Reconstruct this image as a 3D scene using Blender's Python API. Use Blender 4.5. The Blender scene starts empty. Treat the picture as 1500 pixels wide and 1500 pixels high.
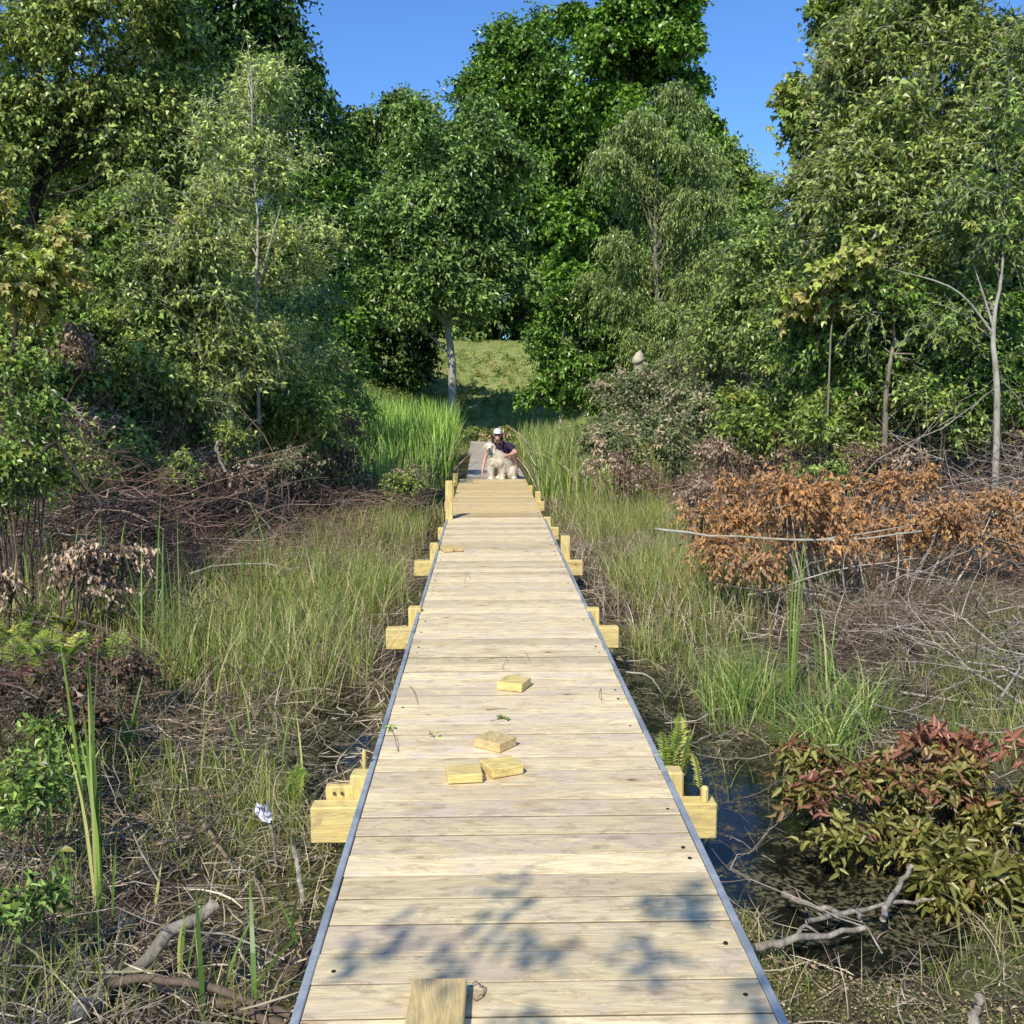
import bpy, math, random
import numpy as np
from mathutils import Vector, Euler
R = math.radians
D = bpy.data
COL = bpy.context.scene.collection
sc = bpy.context.scene

# ------------------------------------------------------------------ camera
CAMX, CAMH, PITCH, YAW = -0.133, 1.6, R(6.62), R(-1.49)
cam = D.cameras.new('camera'); camo = D.objects.new('camera', cam); COL.objects.link(camo)
camo.location = (CAMX, 0, CAMH)
camo.rotation_euler = (R(90) - PITCH, 0, YAW)
cam.lens = 36; cam.sensor_width = 36; cam.clip_end = 2000; cam.clip_start = 0.05
sc.camera = camo
MC = np.array(camo.rotation_euler.to_matrix())
def ray(px, py):
    return MC @ np.array([(px - 750) / 1500, -(py - 750) / 1500, -1.0])
def at(px, py, Y):                      # surveyed point at distance Y along the walk
    d = ray(px, py); t = Y / d[1]
    return np.array([CAMX + d[0] * t, Y, CAMH + d[2] * t])
def on(px, py, z=-0.42):                # surveyed point at height z
    d = ray(px, py); t = (z - CAMH) / d[2]
    return np.array([CAMX + d[0] * t, d[1] * t, z])

# ------------------------------------------------------------------ noise
_tab = np.random.default_rng(5).random((256, 256))
def vnoise(x, y):
    x = np.asarray(x, float); y = np.asarray(y, float)
    xi = np.floor(x).astype(int); yi = np.floor(y).astype(int)
    fx = x - xi; fy = y - yi
    fx = fx * fx * (3 - 2 * fx); fy = fy * fy * (3 - 2 * fy)
    a = _tab[xi % 256, yi % 256]; b = _tab[(xi + 1) % 256, yi % 256]
    c = _tab[xi % 256, (yi + 1) % 256]; d = _tab[(xi + 1) % 256, (yi + 1) % 256]
    return (a * (1 - fx) + b * fx) * (1 - fy) + (c * (1 - fx) + d * fx) * fy
def fbm(x, y, o=4):
    s = 0; a = .5
    for i in range(o):
        s = s + a * (vnoise(x * 2 ** i + 17 * i, y * 2 ** i + 31 * i) - .5); a *= .5
    return s
def sst(a, b, x):
    t = np.clip((x - a) / (b - a), 0, 1); return t * t * (3 - 2 * t)

PONDS = [(1.25, 4.6, .50, 1.15, .17), (.95, 6.7, .30, 1.1, .12), (-1.05, 6.1, .25, .8, .15), (1.75, 4.3, .5, .5, .10), (-1.0, 3.6, .2, .5, .05), (1.0,8.6,.2,.6,.05)]
def gz(x, y):
    x = np.asarray(x, float); y = np.asarray(y, float)
    z = -0.43 + .10 * fbm(x * .9, y * .9) + .05 * fbm(x * 5, y * 5, 3)
    for (cx, cy, sx, sy, d) in PONDS:
        z = z - d * np.exp(-((x - cx) / sx) ** 2 - ((y - cy) / sy) ** 2)
    z = z + .07 * np.exp(-((x - 2.0) / .9) ** 2 - ((y - 2.7) / .7) ** 2)
    z = z + .35 * sst(2.2, 6, -x) * sst(1, 4, y) + .30 * sst(3, 8, x)
    z = z + .75 * sst(3.2, 6.5, -x) * sst(8, 12, y) + .6 * sst(4, 8, x) * sst(9.5, 13, y)
    z = z + .5 * sst(8, 30, np.abs(x))
    z = z + .9 * sst(26, 40, y) * sst(1.0, 5, np.abs(x - .5))
    z = z + 5.2 * sst(34, 64, y) - .6 * sst(36, 50, y) * sst(1, 5, np.abs(x - .5)) + .35 * sst(34, 40, y) * fbm(x * .35, y * .35)
    return z

# ------------------------------------------------------------------ mesh helpers
def org(p):
    o = np.zeros(3, np.float32)
    while p is not None: o = o + np.array(p.location, np.float32); p = p.parent
    return o
class MB:
    def __init__(s): s.v = []; s.f = []; s.c = []; s.n = 0
    def add(s, v, f, c=None):
        v = np.asarray(v, np.float32).reshape(-1, 3); f = np.asarray(f, np.int32)
        if len(v) == 0: return s
        if c is None: c = np.full((len(v), 3), .5, np.float32)
        c = np.asarray(c, np.float32)
        if c.ndim == 1: c = np.tile(c, (len(v), 1))
        s.v.append(v); s.f.append(f + s.n); s.c.append(c); s.n += len(v); return s
    def build(s, name, mat, parent=None, smooth=False):
        m = D.meshes.new(name)
        v = np.concatenate(s.v); c = np.concatenate(s.c)
        if parent is not None: v = v - org(parent)
        loops = np.concatenate([f.reshape(-1) for f in s.f])
        tot = np.concatenate([np.full(len(f), f.shape[1], np.int32) for f in s.f])
        m.vertices.add(len(v)); m.vertices.foreach_set('co', v.reshape(-1))
        m.loops.add(len(loops)); m.loops.foreach_set('vertex_index', loops)
        st = np.concatenate([[0], np.cumsum(tot)[:-1]]).astype(np.int32)
        m.polygons.add(len(tot)); m.polygons.foreach_set('loop_start', st); m.polygons.foreach_set('loop_total', tot)
        m.polygons.foreach_set('use_smooth', np.full(len(tot), bool(smooth)))
        a = m.attributes.new('Col', 'FLOAT_COLOR', 'POINT')
        a.data.foreach_set('color', np.concatenate([c, np.ones((len(c), 1), np.float32)], 1).reshape(-1))
        m.update(calc_edges=True); m.validate(verbose=False)
        m.materials.append(mat)
        o = D.objects.new(name, m); COL.objects.link(o)
        if parent is not None: o.parent = parent
        return o
def tag(o, label=None, cat=None, group=None, kind=None):
    if label: o['label'] = label
    if cat: o['category'] = cat
    if group: o['group'] = group
    if kind: o['kind'] = kind
    return o
def empty(name, loc, label, cat, group=None):
    o = D.objects.new(name, None); COL.objects.link(o)
    o.location = [float(q) for q in loc]; o.empty_display_size = .1
    tag(o, label, cat, group)
    return o
def norm(a): return a / np.maximum(np.linalg.norm(a, axis=-1, keepdims=True), 1e-9)
def runit(rng, n): return norm(rng.normal(size=(n, 3)))

def tubes(P, Rd, sides=5, col=None):
    P = np.asarray(P, float); N, K, _ = P.shape
    Rd = np.broadcast_to(np.asarray(Rd, float), (N, K))
    T = np.gradient(P, axis=1) if K > 2 else np.repeat((P[:, 1:] - P[:, :1]), K, 1)
    T = norm(T); mean = norm(P[:, -1] - P[:, 0])
    ref = np.where(np.abs(mean[:, 2:3]) > .7, np.array([[1., .13, 0]]), np.array([[.1, .13, 1.]]))[:, None]
    U = norm(np.cross(T, np.broadcast_to(ref, T.shape))); V = np.cross(T, U)
    an = np.arange(sides) * 2 * math.pi / sides
    r = U[:, :, None] * np.cos(an)[None, None, :, None] + V[:, :, None] * np.sin(an)[None, None, :, None]
    v = P[:, :, None] + r * Rd[:, :, None, None]
    idx = np.arange(N * K * sides).reshape(N, K, sides)
    a = idx[:, :-1]; b = idx[:, 1:]
    q = np.stack([a, np.roll(a, -1, 2), np.roll(b, -1, 2), b], -1).reshape(-1, 4)
    c = None
    if col is not None: c = np.repeat(np.asarray(col, np.float32), K * sides, axis=0)
    return v.reshape(-1, 3), q, c
def ribbons(P, W, side, col=None):
    P = np.asarray(P, float); N, K, _ = P.shape
    W = np.broadcast_to(np.asarray(W, float), (N, K))[..., None]
    S = side[:, None] if side.ndim == 2 else side
    v = np.stack([P - S * W * .5, P + S * W * .5], 2)
    idx = np.arange(N * K * 2).reshape(N, K, 2)
    q = np.stack([idx[:, :-1, 0], idx[:, :-1, 1], idx[:, 1:, 1], idx[:, 1:, 0]], -1).reshape(-1, 4)
    c = np.repeat(np.asarray(col, np.float32), K * 2, axis=0) if col is not None else None
    return v.reshape(-1, 3), q, c
def box(x0, x1, y0, y1, z0, z1, bev=.003):
    b = min(bev, (x1 - x0) * .3, (y1 - y0) * .3, (z1 - z0) * .3); V = []; 
    import itertools
    pts = {}
    F = []
    def p(i, j, k, ax):
        key = (i, j, k, ax)
        if key not in pts:
            c = [(x0, x1)[i], (y0, y1)[j], (z0, z1)[k]]; s = [1 - 2 * i, 1 - 2 * j, 1 - 2 * k]
            for a in range(3):
                if a != ax: c[a] += s[a] * b
            pts[key] = len(V); V.append(c)
        return pts[key]
    for ax in range(3):
        for s in (0, 1):
            o = [a for a in range(3) if a != ax]
            cs = []
            for (u, w) in ((0, 0), (1, 0), (1, 1), (0, 1)):
                t = [0, 0, 0]; t[ax] = s; t[o[0]] = u; t[o[1]] = w; cs.append(p(*t, ax))
            F.append(cs)
    for ax in range(3):          # edges along ax
        o = [a for a in range(3) if a != ax]
        for u in (0, 1):
            for w in (0, 1):
                t0 = [0, 0, 0]; t0[o[0]] = u; t0[o[1]] = w; t1 = list(t0); t1[ax] = 1
                F.append([p(*t0, o[0]), p(*t1, o[0]), p(*t1, o[1]), p(*t0, o[1])])
    T = []
    for t in itertools.product((0, 1), repeat=3): T.append([p(*t, 0), p(*t, 1), p(*t, 2)])
    return np.array(V), np.array(F), np.array(T)
def addbox(mb, x0, x1, y0, y1, z0, z1, bev=.003, rot=0, tilt=0, piv=None, col=None):
    V, F, T = box(x0, x1, y0, y1, z0, z1, bev)
    if rot or tilt:
        pv = np.array(piv if piv is not None else [(x0 + x1) / 2, (y0 + y1) / 2, z0])
        M = np.array(Euler((tilt, 0, rot)).to_matrix()); V = (V - pv) @ M.T + pv
    n = len(V); c = None if col is None else np.tile(np.array(col, float), (n, 1))
    k = mb.n; mb.add(V, F, c); mb.f.append(np.asarray(T, np.int32) + k)
def path(pts, K):
    pts = np.asarray(pts, float); n = len(pts)
    if n == 2:
        t = np.linspace(0, 1, K)[:, None]; return pts[0] * (1 - t) + pts[1] * t
    t = np.linspace(0, n - 1, K); out = []
    for q in t:
        i = min(int(q), n - 2); u = q - i
        p0 = pts[max(i - 1, 0)]; p1 = pts[i]; p2 = pts[i + 1]; p3 = pts[min(i + 2, n - 1)]
        out.append(.5 * (2 * p1 + (p2 - p0) * u + (2 * p0 - 5 * p1 + 4 * p2 - p3) * u * u + (3 * p1 - p0 - 3 * p2 + p3) * u ** 3))
    return np.array(out)

# ------------------------------------------------------------------ materials
def nodemat(name):
    m = D.materials.new(name); m.use_nodes = True; nt = m.node_tree; nt.nodes.clear()
    out = nt.nodes.new('ShaderNodeOutputMaterial'); return m, nt, out
def N(nt, t, **kw):
    n = nt.nodes.new(t)
    for k, v in kw.items():
        if k.startswith('i_'):
            key = k[2:]; key = int(key) if key.isdigit() else key
            n.inputs[key].default_value = v
        else: setattr(n, k, v)
    return n
def mixc(nt, a, b, f, blend='MIX'):
    n = nt.nodes.new('ShaderNodeMix'); n.data_type = 'RGBA'; n.blend_type = blend
    for s, v in ((6, a), (7, b), (0, f)):
        if hasattr(v, 'links'): nt.links.new(v, n.inputs[s])
        elif s == 0: n.inputs[0].default_value = v
        else: n.inputs[s].default_value = (*v, 1)
    return n.outputs[2]
def mth(nt, op, a, b=0.0, c=0.0, clamp=False):
    n = nt.nodes.new('ShaderNodeMath'); n.operation = op; n.use_clamp = clamp
    for i, v in enumerate((a, b, c)):
        if hasattr(v, 'links'): nt.links.new(v, n.inputs[i])
        else: n.inputs[i].default_value = v
    return n.outputs[0]
def mrange(nt, v, a, b, c=0, d=1):
    n = nt.nodes.new('ShaderNodeMapRange'); nt.links.new(v, n.inputs[0])
    for i, q in enumerate((a, b, c, d)): n.inputs[i + 1].default_value = q
    return n.outputs[0]
def leaf_mat(name, dark, light, alt, altamt=.1, rough=.36, trans=.30, spec=.5, topalt=False):
    m, nt, out = nodemat(name)
    at_ = N(nt, 'ShaderNodeAttribute', attribute_name='Col'); sp = N(nt, 'ShaderNodeSeparateColor'); nt.links.new(at_.outputs['Color'], sp.inputs[0])
    c = mixc(nt, dark, light, sp.outputs[0])
    src = sp.outputs[2] if topalt else sp.outputs[1]
    f = mrange(nt, src, (.47 if topalt else 1 - altamt * 1.6), (.85 if topalt else 1 - altamt * .6))
    c = mixc(nt, c, alt, f)
    br = mrange(nt, sp.outputs[1], 0, 1, .75, 1.25)
    cc = N(nt, 'ShaderNodeCombineColor')
    for i in range(3): nt.links.new(br, cc.inputs[i])
    c = mixc(nt, c, cc.outputs[0], 1.0, 'MULTIPLY')
    b = N(nt, 'ShaderNodeBsdfPrincipled'); nt.links.new(c, b.inputs['Base Color']); b.inputs['Roughness'].default_value = rough
    b.inputs['Specular IOR Level'].default_value = spec
    t = N(nt, 'ShaderNodeBsdfTranslucent'); tc = mixc(nt, c, (1.3, 1.35, .55), 1.0, 'MULTIPLY'); nt.links.new(tc, t.inputs[0])
    mx = N(nt, 'ShaderNodeMixShader'); mx.inputs[0].default_value = trans
    nt.links.new(b.outputs[0], mx.inputs[1]); nt.links.new(t.outputs[0], mx.inputs[2]); nt.links.new(mx.outputs[0], out.inputs[0])
    return m
def noise_mat(name, c1, c2, scale=8, rough=.8, stretch=(1, 1, 1), bump=.3, bscale=None, spec=.3, c3=None, metal=0, varcol=0.0, bdist=.01):
    m, nt, out = nodemat(name)
    tc = N(nt, 'ShaderNodeTexCoord'); mp = N(nt, 'ShaderNodeMapping'); mp.inputs['Scale'].default_value = stretch
    nt.links.new(tc.outputs['Object'], mp.inputs[0])
    nz = N(nt, 'ShaderNodeTexNoise'); nz.inputs['Scale'].default_value = scale; nz.inputs['Detail'].default_value = 6; nz.inputs['Roughness'].default_value = .65
    nt.links.new(mp.outputs[0], nz.inputs[0])
    c = mixc(nt, c1, c2, mrange(nt, nz.outputs[0], .35, .65))
    if c3:
        n2 = N(nt, 'ShaderNodeTexNoise'); n2.inputs['Scale'].default_value = scale * .23; n2.inputs['Detail'].default_value = 3
        nt.links.new(mp.outputs[0], n2.inputs[0]); c = mixc(nt, c, c3, mrange(nt, n2.outputs[0], .5, .62))
    if varcol:
        a = N(nt, 'ShaderNodeAttribute', attribute_name='Col'); sp = N(nt, 'ShaderNodeSeparateColor'); nt.links.new(a.outputs['Color'], sp.inputs[0])
        br = mrange(nt, sp.outputs[0], 0, 1, 1 - varcol, 1 + varcol); cc = N(nt, 'ShaderNodeCombineColor')
        for i in range(3): nt.links.new(br, cc.inputs[i])
        c = mixc(nt, c, cc.outputs[0], 1.0, 'MULTIPLY')
    b = N(nt, 'ShaderNodeBsdfPrincipled'); nt.links.new(c, b.inputs['Base Color']); b.inputs['Roughness'].default_value = rough
    b.inputs['Specular IOR Level'].default_value = spec; b.inputs['Metallic'].default_value = metal
    if bump:
        bp = N(nt, 'ShaderNodeBump'); bp.inputs['Strength'].default_value = bump; bp.inputs['Distance'].default_value = bdist
        nt.links.new(nz.outputs[0], bp.inputs['Height']); nt.links.new(bp.outputs[0], b.inputs['Normal'])
    nt.links.new(b.outputs[0], out.inputs[0]); return m
def plain(name, c, rough=.6, spec=.3, metal=0):
    return noise_mat(name, c, tuple(q * .8 for q in c), 14, rough, bump=0, spec=spec, metal=metal)

def wood_mat(name, light, mid, grey, greyamt, axis=0, knots=.5, ringy=1.0):
    """softwood: fine grain stretched along an axis, a few knots, blotchy weathering; Col.r shifts the pattern per board"""
    m, nt, out = nodemat(name)
    tc = N(nt, 'ShaderNodeTexCoord'); a = N(nt, 'ShaderNodeAttribute', attribute_name='Col'); sp = N(nt, 'ShaderNodeSeparateColor'); nt.links.new(a.outputs['Color'], sp.inputs[0])
    off = N(nt, 'ShaderNodeCombineXYZ')
    for i, k in enumerate((37., 53., 29.)): nt.links.new(mth(nt, 'MULTIPLY', sp.outputs[0], k), off.inputs[i])
    ad = N(nt, 'ShaderNodeVectorMath', operation='ADD'); nt.links.new(tc.outputs['Object'], ad.inputs[0]); nt.links.new(off.outputs[0], ad.inputs[1])
    def mp(sc_):
        s = [sc_[1]] * 3; s[axis] = sc_[0]
        n = N(nt, 'ShaderNodeMapping'); n.inputs['Scale'].default_value = s; nt.links.new(ad.outputs[0], n.inputs[0]); return n.outputs[0]
    def nz(vec, scale, det=4, rough=.6, dist=0.):
        n = N(nt, 'ShaderNodeTexNoise'); n.inputs['Scale'].default_value = scale; n.inputs['Detail'].default_value = det; n.inputs['Roughness'].default_value = rough; n.inputs['Distortion'].default_value = dist
        nt.links.new(vec, n.inputs[0]); return n.outputs[0]
    g1 = nz(mp((.8, 9)), 3.2, 5, .65, .8)        # broad growth bands
    g2 = nz(mp((2.5, 60)), 3, 3, .6)           # fine fibre
    # growth rings: sine of band noise
    ring = mth(nt, 'SINE', mth(nt, 'MULTIPLY', nz(mp((.6, 5)), 2.2, 2, .5, .5), 70 * ringy))
    ring = mrange(nt, ring, -1, 1, 0, 1)
    c = mixc(nt, light, mid, mrange(nt, g1, .38, .66))
    c = mixc(nt, c, tuple(q * .72 for q in mid), mth(nt, 'MULTIPLY', ring, .5))
    c = mixc(nt, c, tuple(q * .55 for q in mid), mth(nt, 'MULTIPLY', mrange(nt, g2, .52, .75), .55))
    # weather blotches
    w = nz(mp((2.2, 5)), 1.6, 5, .7, .3)
    w = mth(nt, 'MULTIPLY', mrange(nt, w, .42, .62), mth(nt, 'MULTIPLY', mrange(nt, sp.outputs[1], 0, 1, .35, 1.5), greyamt))
    c = mixc(nt, c, grey, w)
    w2 = nz(mp((3.5, 9)), 2.6, 5, .75, .6)
    c = mixc(nt, c, (.30, .21, .13), mth(nt, 'MULTIPLY', mrange(nt, w2, .50, .70), .7))
    w4 = nz(mp((1.1, 1.6)), 1.4, 4, .6); c = mixc(nt, c, (.50, .38, .24), mth(nt, 'MULTIPLY', mrange(nt, w4, .50, .66), .40))
    w3 = nz(mp((9, 26)), 3.1, 3, .6, .4); c = mixc(nt, c, (.17, .12, .085), mth(nt, 'MULTIPLY', mrange(nt, w3, .66, .74), .55))
    # knots
    vo = N(nt, 'ShaderNodeTexVoronoi'); vo.inputs['Scale'].default_value = 1; vo.inputs['Randomness'].default_value = 1
    nt.links.new(mp((3.0, 5.5)), vo.inputs[0])
    kd = vo.outputs['Distance']; kc = N(nt, 'ShaderNodeSeparateColor'); nt.links.new(vo.outputs['Color'], kc.inputs[0])
    sel = mth(nt, 'GREATER_THAN', kc.outputs[0], 1 - knots)
    kf = mth(nt, 'MULTIPLY', mrange(nt, kd, .03, .085, 1, 0), sel)
    halo = mth(nt, 'MULTIPLY', mrange(nt, kd, .10, .26, .4, 0), sel)
    c = mixc(nt, c, (.42, .25, .10), halo); c = mixc(nt, c, (.13, .075, .04), mth(nt, 'MULTIPLY', kf, .85))
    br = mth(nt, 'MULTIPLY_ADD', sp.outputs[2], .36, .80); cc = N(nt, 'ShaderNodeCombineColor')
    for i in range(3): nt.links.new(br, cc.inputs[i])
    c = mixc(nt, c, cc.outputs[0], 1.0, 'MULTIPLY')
    b = N(nt, 'ShaderNodeBsdfPrincipled'); nt.links.new(c, b.inputs['Base Color']); b.inputs['Roughness'].default_value = .72; b.inputs['Specular IOR Level'].default_value = .25
    bp = N(nt, 'ShaderNodeBump'); bp.inputs['Strength'].default_value = .5; bp.inputs['Distance'].default_value = .002
    nt.links.new(mth(nt, 'ADD', g2, mth(nt, 'MULTIPLY', ring, -.3)), bp.inputs['Height']); nt.links.new(bp.outputs[0], b.inputs['Normal'])
    nt.links.new(b.outputs[0], out.inputs[0]); return m

M = {}
M['deck'] = wood_mat('weathered_pine_boards', (1.0, .84, .49), (.80, .62, .33), (.70, .57, .41), 1.0, knots=.55)
M['deckyellow'] = wood_mat('fresh_treated_boards', (.86, .68, .33), (.68, .49, .20), (.66, .52, .34), .5)
M['deckgrey'] = wood_mat('old_grey_boards', (.58, .52, .43), (.44, .38, .30), (.50, .46, .40), .8)
M['fresh'] = wood_mat('fresh_treated_lumber', (.84, .69, .26), (.65, .48, .16), (.60, .48, .24), .5, axis=0, knots=.5, ringy=1.3)
M['freshy'] = wood_mat('fresh_treated_lumber_long', (.78, .62, .27), (.58, .41, .15), (.60, .47, .24), .4, axis=1, knots=.15, ringy=1.5)
M['freshz'] = wood_mat('fresh_treated_post', (.84, .69, .25), (.66, .49, .16), (.62, .50, .24), .5, axis=2, knots=.5, ringy=1.2)
M['steel'] = noise_mat('galvanised_steel', (.38, .42, .43), (.52, .56, .57), 16, .5, bump=.15, spec=.4, metal=.35, c3=(.30, .34, .36))
M['screw'] = plain('dark_screw_head', (.06, .05, .045), .5, .4, .6)
M['lag'] = plain('rusty_lag', (.10, .07, .05), .6)
M['bark_pale'] = noise_mat('pale_smooth_bark', (.50, .47, .38), (.28, .25, .18), 9, .85, (1, 1, .4), .4)
M['bark_grey'] = noise_mat('grey_bark', (.30, .27, .21), (.14, .12, .09), 9, .9, (1, 1, .3), .6)
M['bark_dark'] = noise_mat('dark_bark', (.075, .06, .045), (.035, .028, .02), 9, .9, (1, 1, .3), .6)
M['twig_grey'] = noise_mat('bleached_twigs', (.46, .40, .32), (.20, .165, .125), 20, .85, bump=.2, varcol=.5)
M['twig_brown'] = noise_mat('brown_twigs', (.17, .12, .085), (.10, .07, .05), 20, .85, bump=.2, varcol=.6)
M['twig_pink'] = noise_mat('reddish_dead_twigs', (.32, .205, .15), (.15, .095, .07), 20, .85, bump=.2, varcol=.6)
M['log'] = noise_mat('weathered_log', (.42, .38, .31), (.13, .105, .08), 45, .85, (1, .6, 1), .9, bdist=.006, c3=(.20, .18, .13))
def straw_mat():
    m, nt, out = nodemat('dry_straw'); a = N(nt, 'ShaderNodeAttribute', attribute_name='Col'); sp = N(nt, 'ShaderNodeSeparateColor'); nt.links.new(a.outputs['Color'], sp.inputs[0])
    c = mixc(nt, (.07, .05, .03), (.27, .20, .125), mrange(nt, sp.outputs[0], 0, .55)); c = mixc(nt, c, (.68, .58, .40), mrange(nt, sp.outputs[0], .55, 1.0)); c = mixc(nt, c, (.22, .21, .08), mrange(nt, sp.outputs[1], .82, .95))
    b = N(nt, 'ShaderNodeBsdfPrincipled'); nt.links.new(c, b.inputs['Base Color']); b.inputs['Roughness'].default_value = .6; nt.links.new(b.outputs[0], out.inputs[0]); return m
M['straw'] = straw_mat()
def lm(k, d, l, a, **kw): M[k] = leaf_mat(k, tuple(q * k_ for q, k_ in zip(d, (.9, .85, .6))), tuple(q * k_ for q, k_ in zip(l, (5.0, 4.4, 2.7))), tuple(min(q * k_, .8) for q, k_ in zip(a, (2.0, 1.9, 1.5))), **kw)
lm('lf_yellowgreen', (.044, .072, .022), (.120, .172, .070), (.20, .21, .07), altamt=.12)
lm('lf_mid', (.030, .058, .018), (.094, .150, .056), (.17, .19, .05), altamt=.08)
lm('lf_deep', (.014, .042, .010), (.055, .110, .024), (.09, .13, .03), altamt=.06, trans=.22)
lm('lf_blue', (.026, .058, .022), (.078, .128, .052), (.12, .17, .06), altamt=.06, trans=.22)
lm('lf_maple', (.016, .046, .008), (.060, .120, .020), (.09, .15, .03), altamt=.08, trans=.22)
lm('lf_willow', (.036, .068, .024), (.108, .148, .060), (.18, .20, .09), altamt=.08)
lm('lf_weeping', (.034, .062, .026), (.092, .130, .058), (.14, .16, .07), altamt=.06)
lm('lf_birch', (.060, .095, .034), (.160, .225, .105), (.23, .26, .09), altamt=.08)
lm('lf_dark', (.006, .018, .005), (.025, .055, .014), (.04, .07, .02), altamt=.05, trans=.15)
lm('lf_bright', (.05, .09, .025), (.100, .150, .050), (.17, .17, .06), altamt=.12)
lm('lf_orange', (.06, .09, .03), (.125, .165, .055), (.24, .21, .10), altamt=.2)
M['lf_dead'] = leaf_mat('lf_dead', (.20, .09, .03), (.82, .44, .15), (.42, .24, .12), altamt=.3, rough=.6, trans=.25)
M['lf_brown'] = leaf_mat('lf_brown', (.11, .065, .042), (.42, .29, .19), (.60, .45, .32), altamt=.2, rough=.7, trans=.15)
M['lf_red'] = leaf_mat('lf_red', (.10, .10, .02), (.38, .36, .10), (.33, .14, .085), rough=.35, trans=.25, topalt=True)
M['lf_tan'] = leaf_mat('lf_tan', (.06, .085, .03), (.30, .37, .15), (.46, .36, .24), altamt=.18, rough=.6, trans=.2)
M['grass'] = leaf_mat('grass', (.09, .13, .025), (.36, .45, .09), (.52, .45, .20), altamt=.25, rough=.4, trans=.3)
lm('cattail', (.030, .075, .018), (.110, .200, .055), (.20, .22, .08), altamt=.08, rough=.4, trans=.25)
M['reed'] = leaf_mat('reed', (.09, .18, .035), (.33, .47, .10), (.55, .52, .20), altamt=.15, rough=.35, trans=.3)
M['fern'] = leaf_mat('fern', (.16, .25, .04), (.42, .54, .10), (.55, .55, .14), altamt=.25, rough=.5, trans=.35)
M['lawn'] = leaf_mat('lawn', (.17, .24, .05), (.36, .46, .12), (.42, .42, .15), altamt=.2, rough=.6, trans=.3)
M['weeds'] = leaf_mat('weeds', (.10, .16, .03), (.38, .48, .12), (.50, .40, .22), altamt=.2, rough=.6, trans=.3)

# ground
def ground_mat():
    m, nt, out = nodemat('marsh_soil')
    tc = N(nt, 'ShaderNodeTexCoord'); g = N(nt, 'ShaderNodeSeparateXYZ'); nt.links.new(tc.outputs['Object'], g.inputs[0])
    def nz(scale, det=6, r=.65):
        n = N(nt, 'ShaderNodeTexNoise'); n.inputs['Scale'].default_value = scale; n.inputs['Detail'].default_value = det; n.inputs['Roughness'].default_value = r
        nt.links.new(tc.outputs['Object'], n.inputs[0]); return n.outputs[0]
    a = nz(14); b = nz(1.3, 5); d = nz(55, 4, .7)
    c = mixc(nt, (.034, .024, .017), (.12, .086, .058), mrange(nt, a, .35, .68))
    c = mixc(nt, c, (.15, .115, .075), mth(nt, 'MULTIPLY', mrange(nt, d, .55, .72), .7))
    moss = mixc(nt, (.07, .075, .02), (.20, .20, .06), mrange(nt, nz(30), .4, .65))
    c = mixc(nt, c, moss, mrange(nt, b, .47, .56))
    far = mixc(nt, (.19, .25, .06), (.32, .35, .12), mrange(nt, nz(2.2), .4, .6))
    c = mixc(nt, c, far, mrange(nt, g.outputs[1], 33, 38))
    rough = mrange(nt, g.outputs[2], -.50, -.42, .25, .85)
    p = N(nt, 'ShaderNodeBsdfPrincipled'); nt.links.new(c, p.inputs['Base Color']); nt.links.new(rough, p.inputs['Roughness']); p.inputs['Specular IOR Level'].default_value = .3
    bp = N(nt, 'ShaderNodeBump'); bp.inputs['Strength'].default_value = .9; bp.inputs['Distance'].default_value = .02
    nt.links.new(mth(nt, 'ADD', a, d), bp.inputs['Height']); nt.links.new(bp.outputs[0], p.inputs['Normal'])
    nt.links.new(p.outputs[0], out.inputs[0]); return m
def grid_axis(segs):
    out = [segs[0][0]]
    for (a, b, s) in segs:
        n = max(1, int(round((b - a) / s))); out += list(np.linspace(a, b, n + 1)[1:])
    return np.array(out)
gx = grid_axis([(-500, -60, 40), (-60, -16, 2), (-16, -5, .5), (-5, 5, .07), (5, 16, .5), (16, 60, 2), (60, 500, 40)])
gy = grid_axis([(-120, -10, 10), (-10, 1, .5), (1, 13, .07), (13, 80, .8), (80, 800, 30)])
X, Y = np.meshgrid(gx, gy); Z = gz(X, Y)
mb = MB(); idx = np.arange(X.size).reshape(X.shape)
mb.add(np.stack([X, Y, Z], -1).reshape(-1, 3), np.stack([idx[:-1, :-1], idx[:-1, 1:], idx[1:, 1:], idx[1:, :-1]], -1).reshape(-1, 4))
tag(mb.build('ground', ground_mat(), smooth=True), kind='structure')
def water_mat():
    m, nt, out = nodemat('bog_water')
    tc = N(nt, 'ShaderNodeTexCoord'); n = N(nt, 'ShaderNodeTexNoise'); n.inputs['Scale'].default_value = 7; n.inputs['Detail'].default_value = 4
    nt.links.new(tc.outputs['Object'], n.inputs[0])
    n2 = N(nt, 'ShaderNodeTexNoise'); n2.inputs['Scale'].default_value = 45; n2.inputs['Detail'].default_value = 4; nt.links.new(tc.outputs['Object'], n2.inputs[0])
    sc_ = mth(nt, 'MULTIPLY', mrange(nt, n.outputs[0], .42, .55), mrange(nt, n2.outputs[0], .45, .6))
    c = mixc(nt, (.008, .009, .007), (.13, .115, .06), sc_)
    b = N(nt, 'ShaderNodeBsdfPrincipled'); nt.links.new(c, b.inputs['Base Color']); nt.links.new(mth(nt, 'MULTIPLY_ADD', sc_, .6, .03), b.inputs['Roughness'])
    b.inputs['IOR'].default_value = 1.33
    bp = N(nt, 'ShaderNodeBump'); bp.inputs['Strength'].default_value = .15; bp.inputs['Distance'].default_value = .01; nt.links.new(n.outputs[0], bp.inputs['Height']); nt.links.new(bp.outputs[0], b.inputs['Normal'])
    nt.links.new(b.outputs[0], out.inputs[0]); return m
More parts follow.
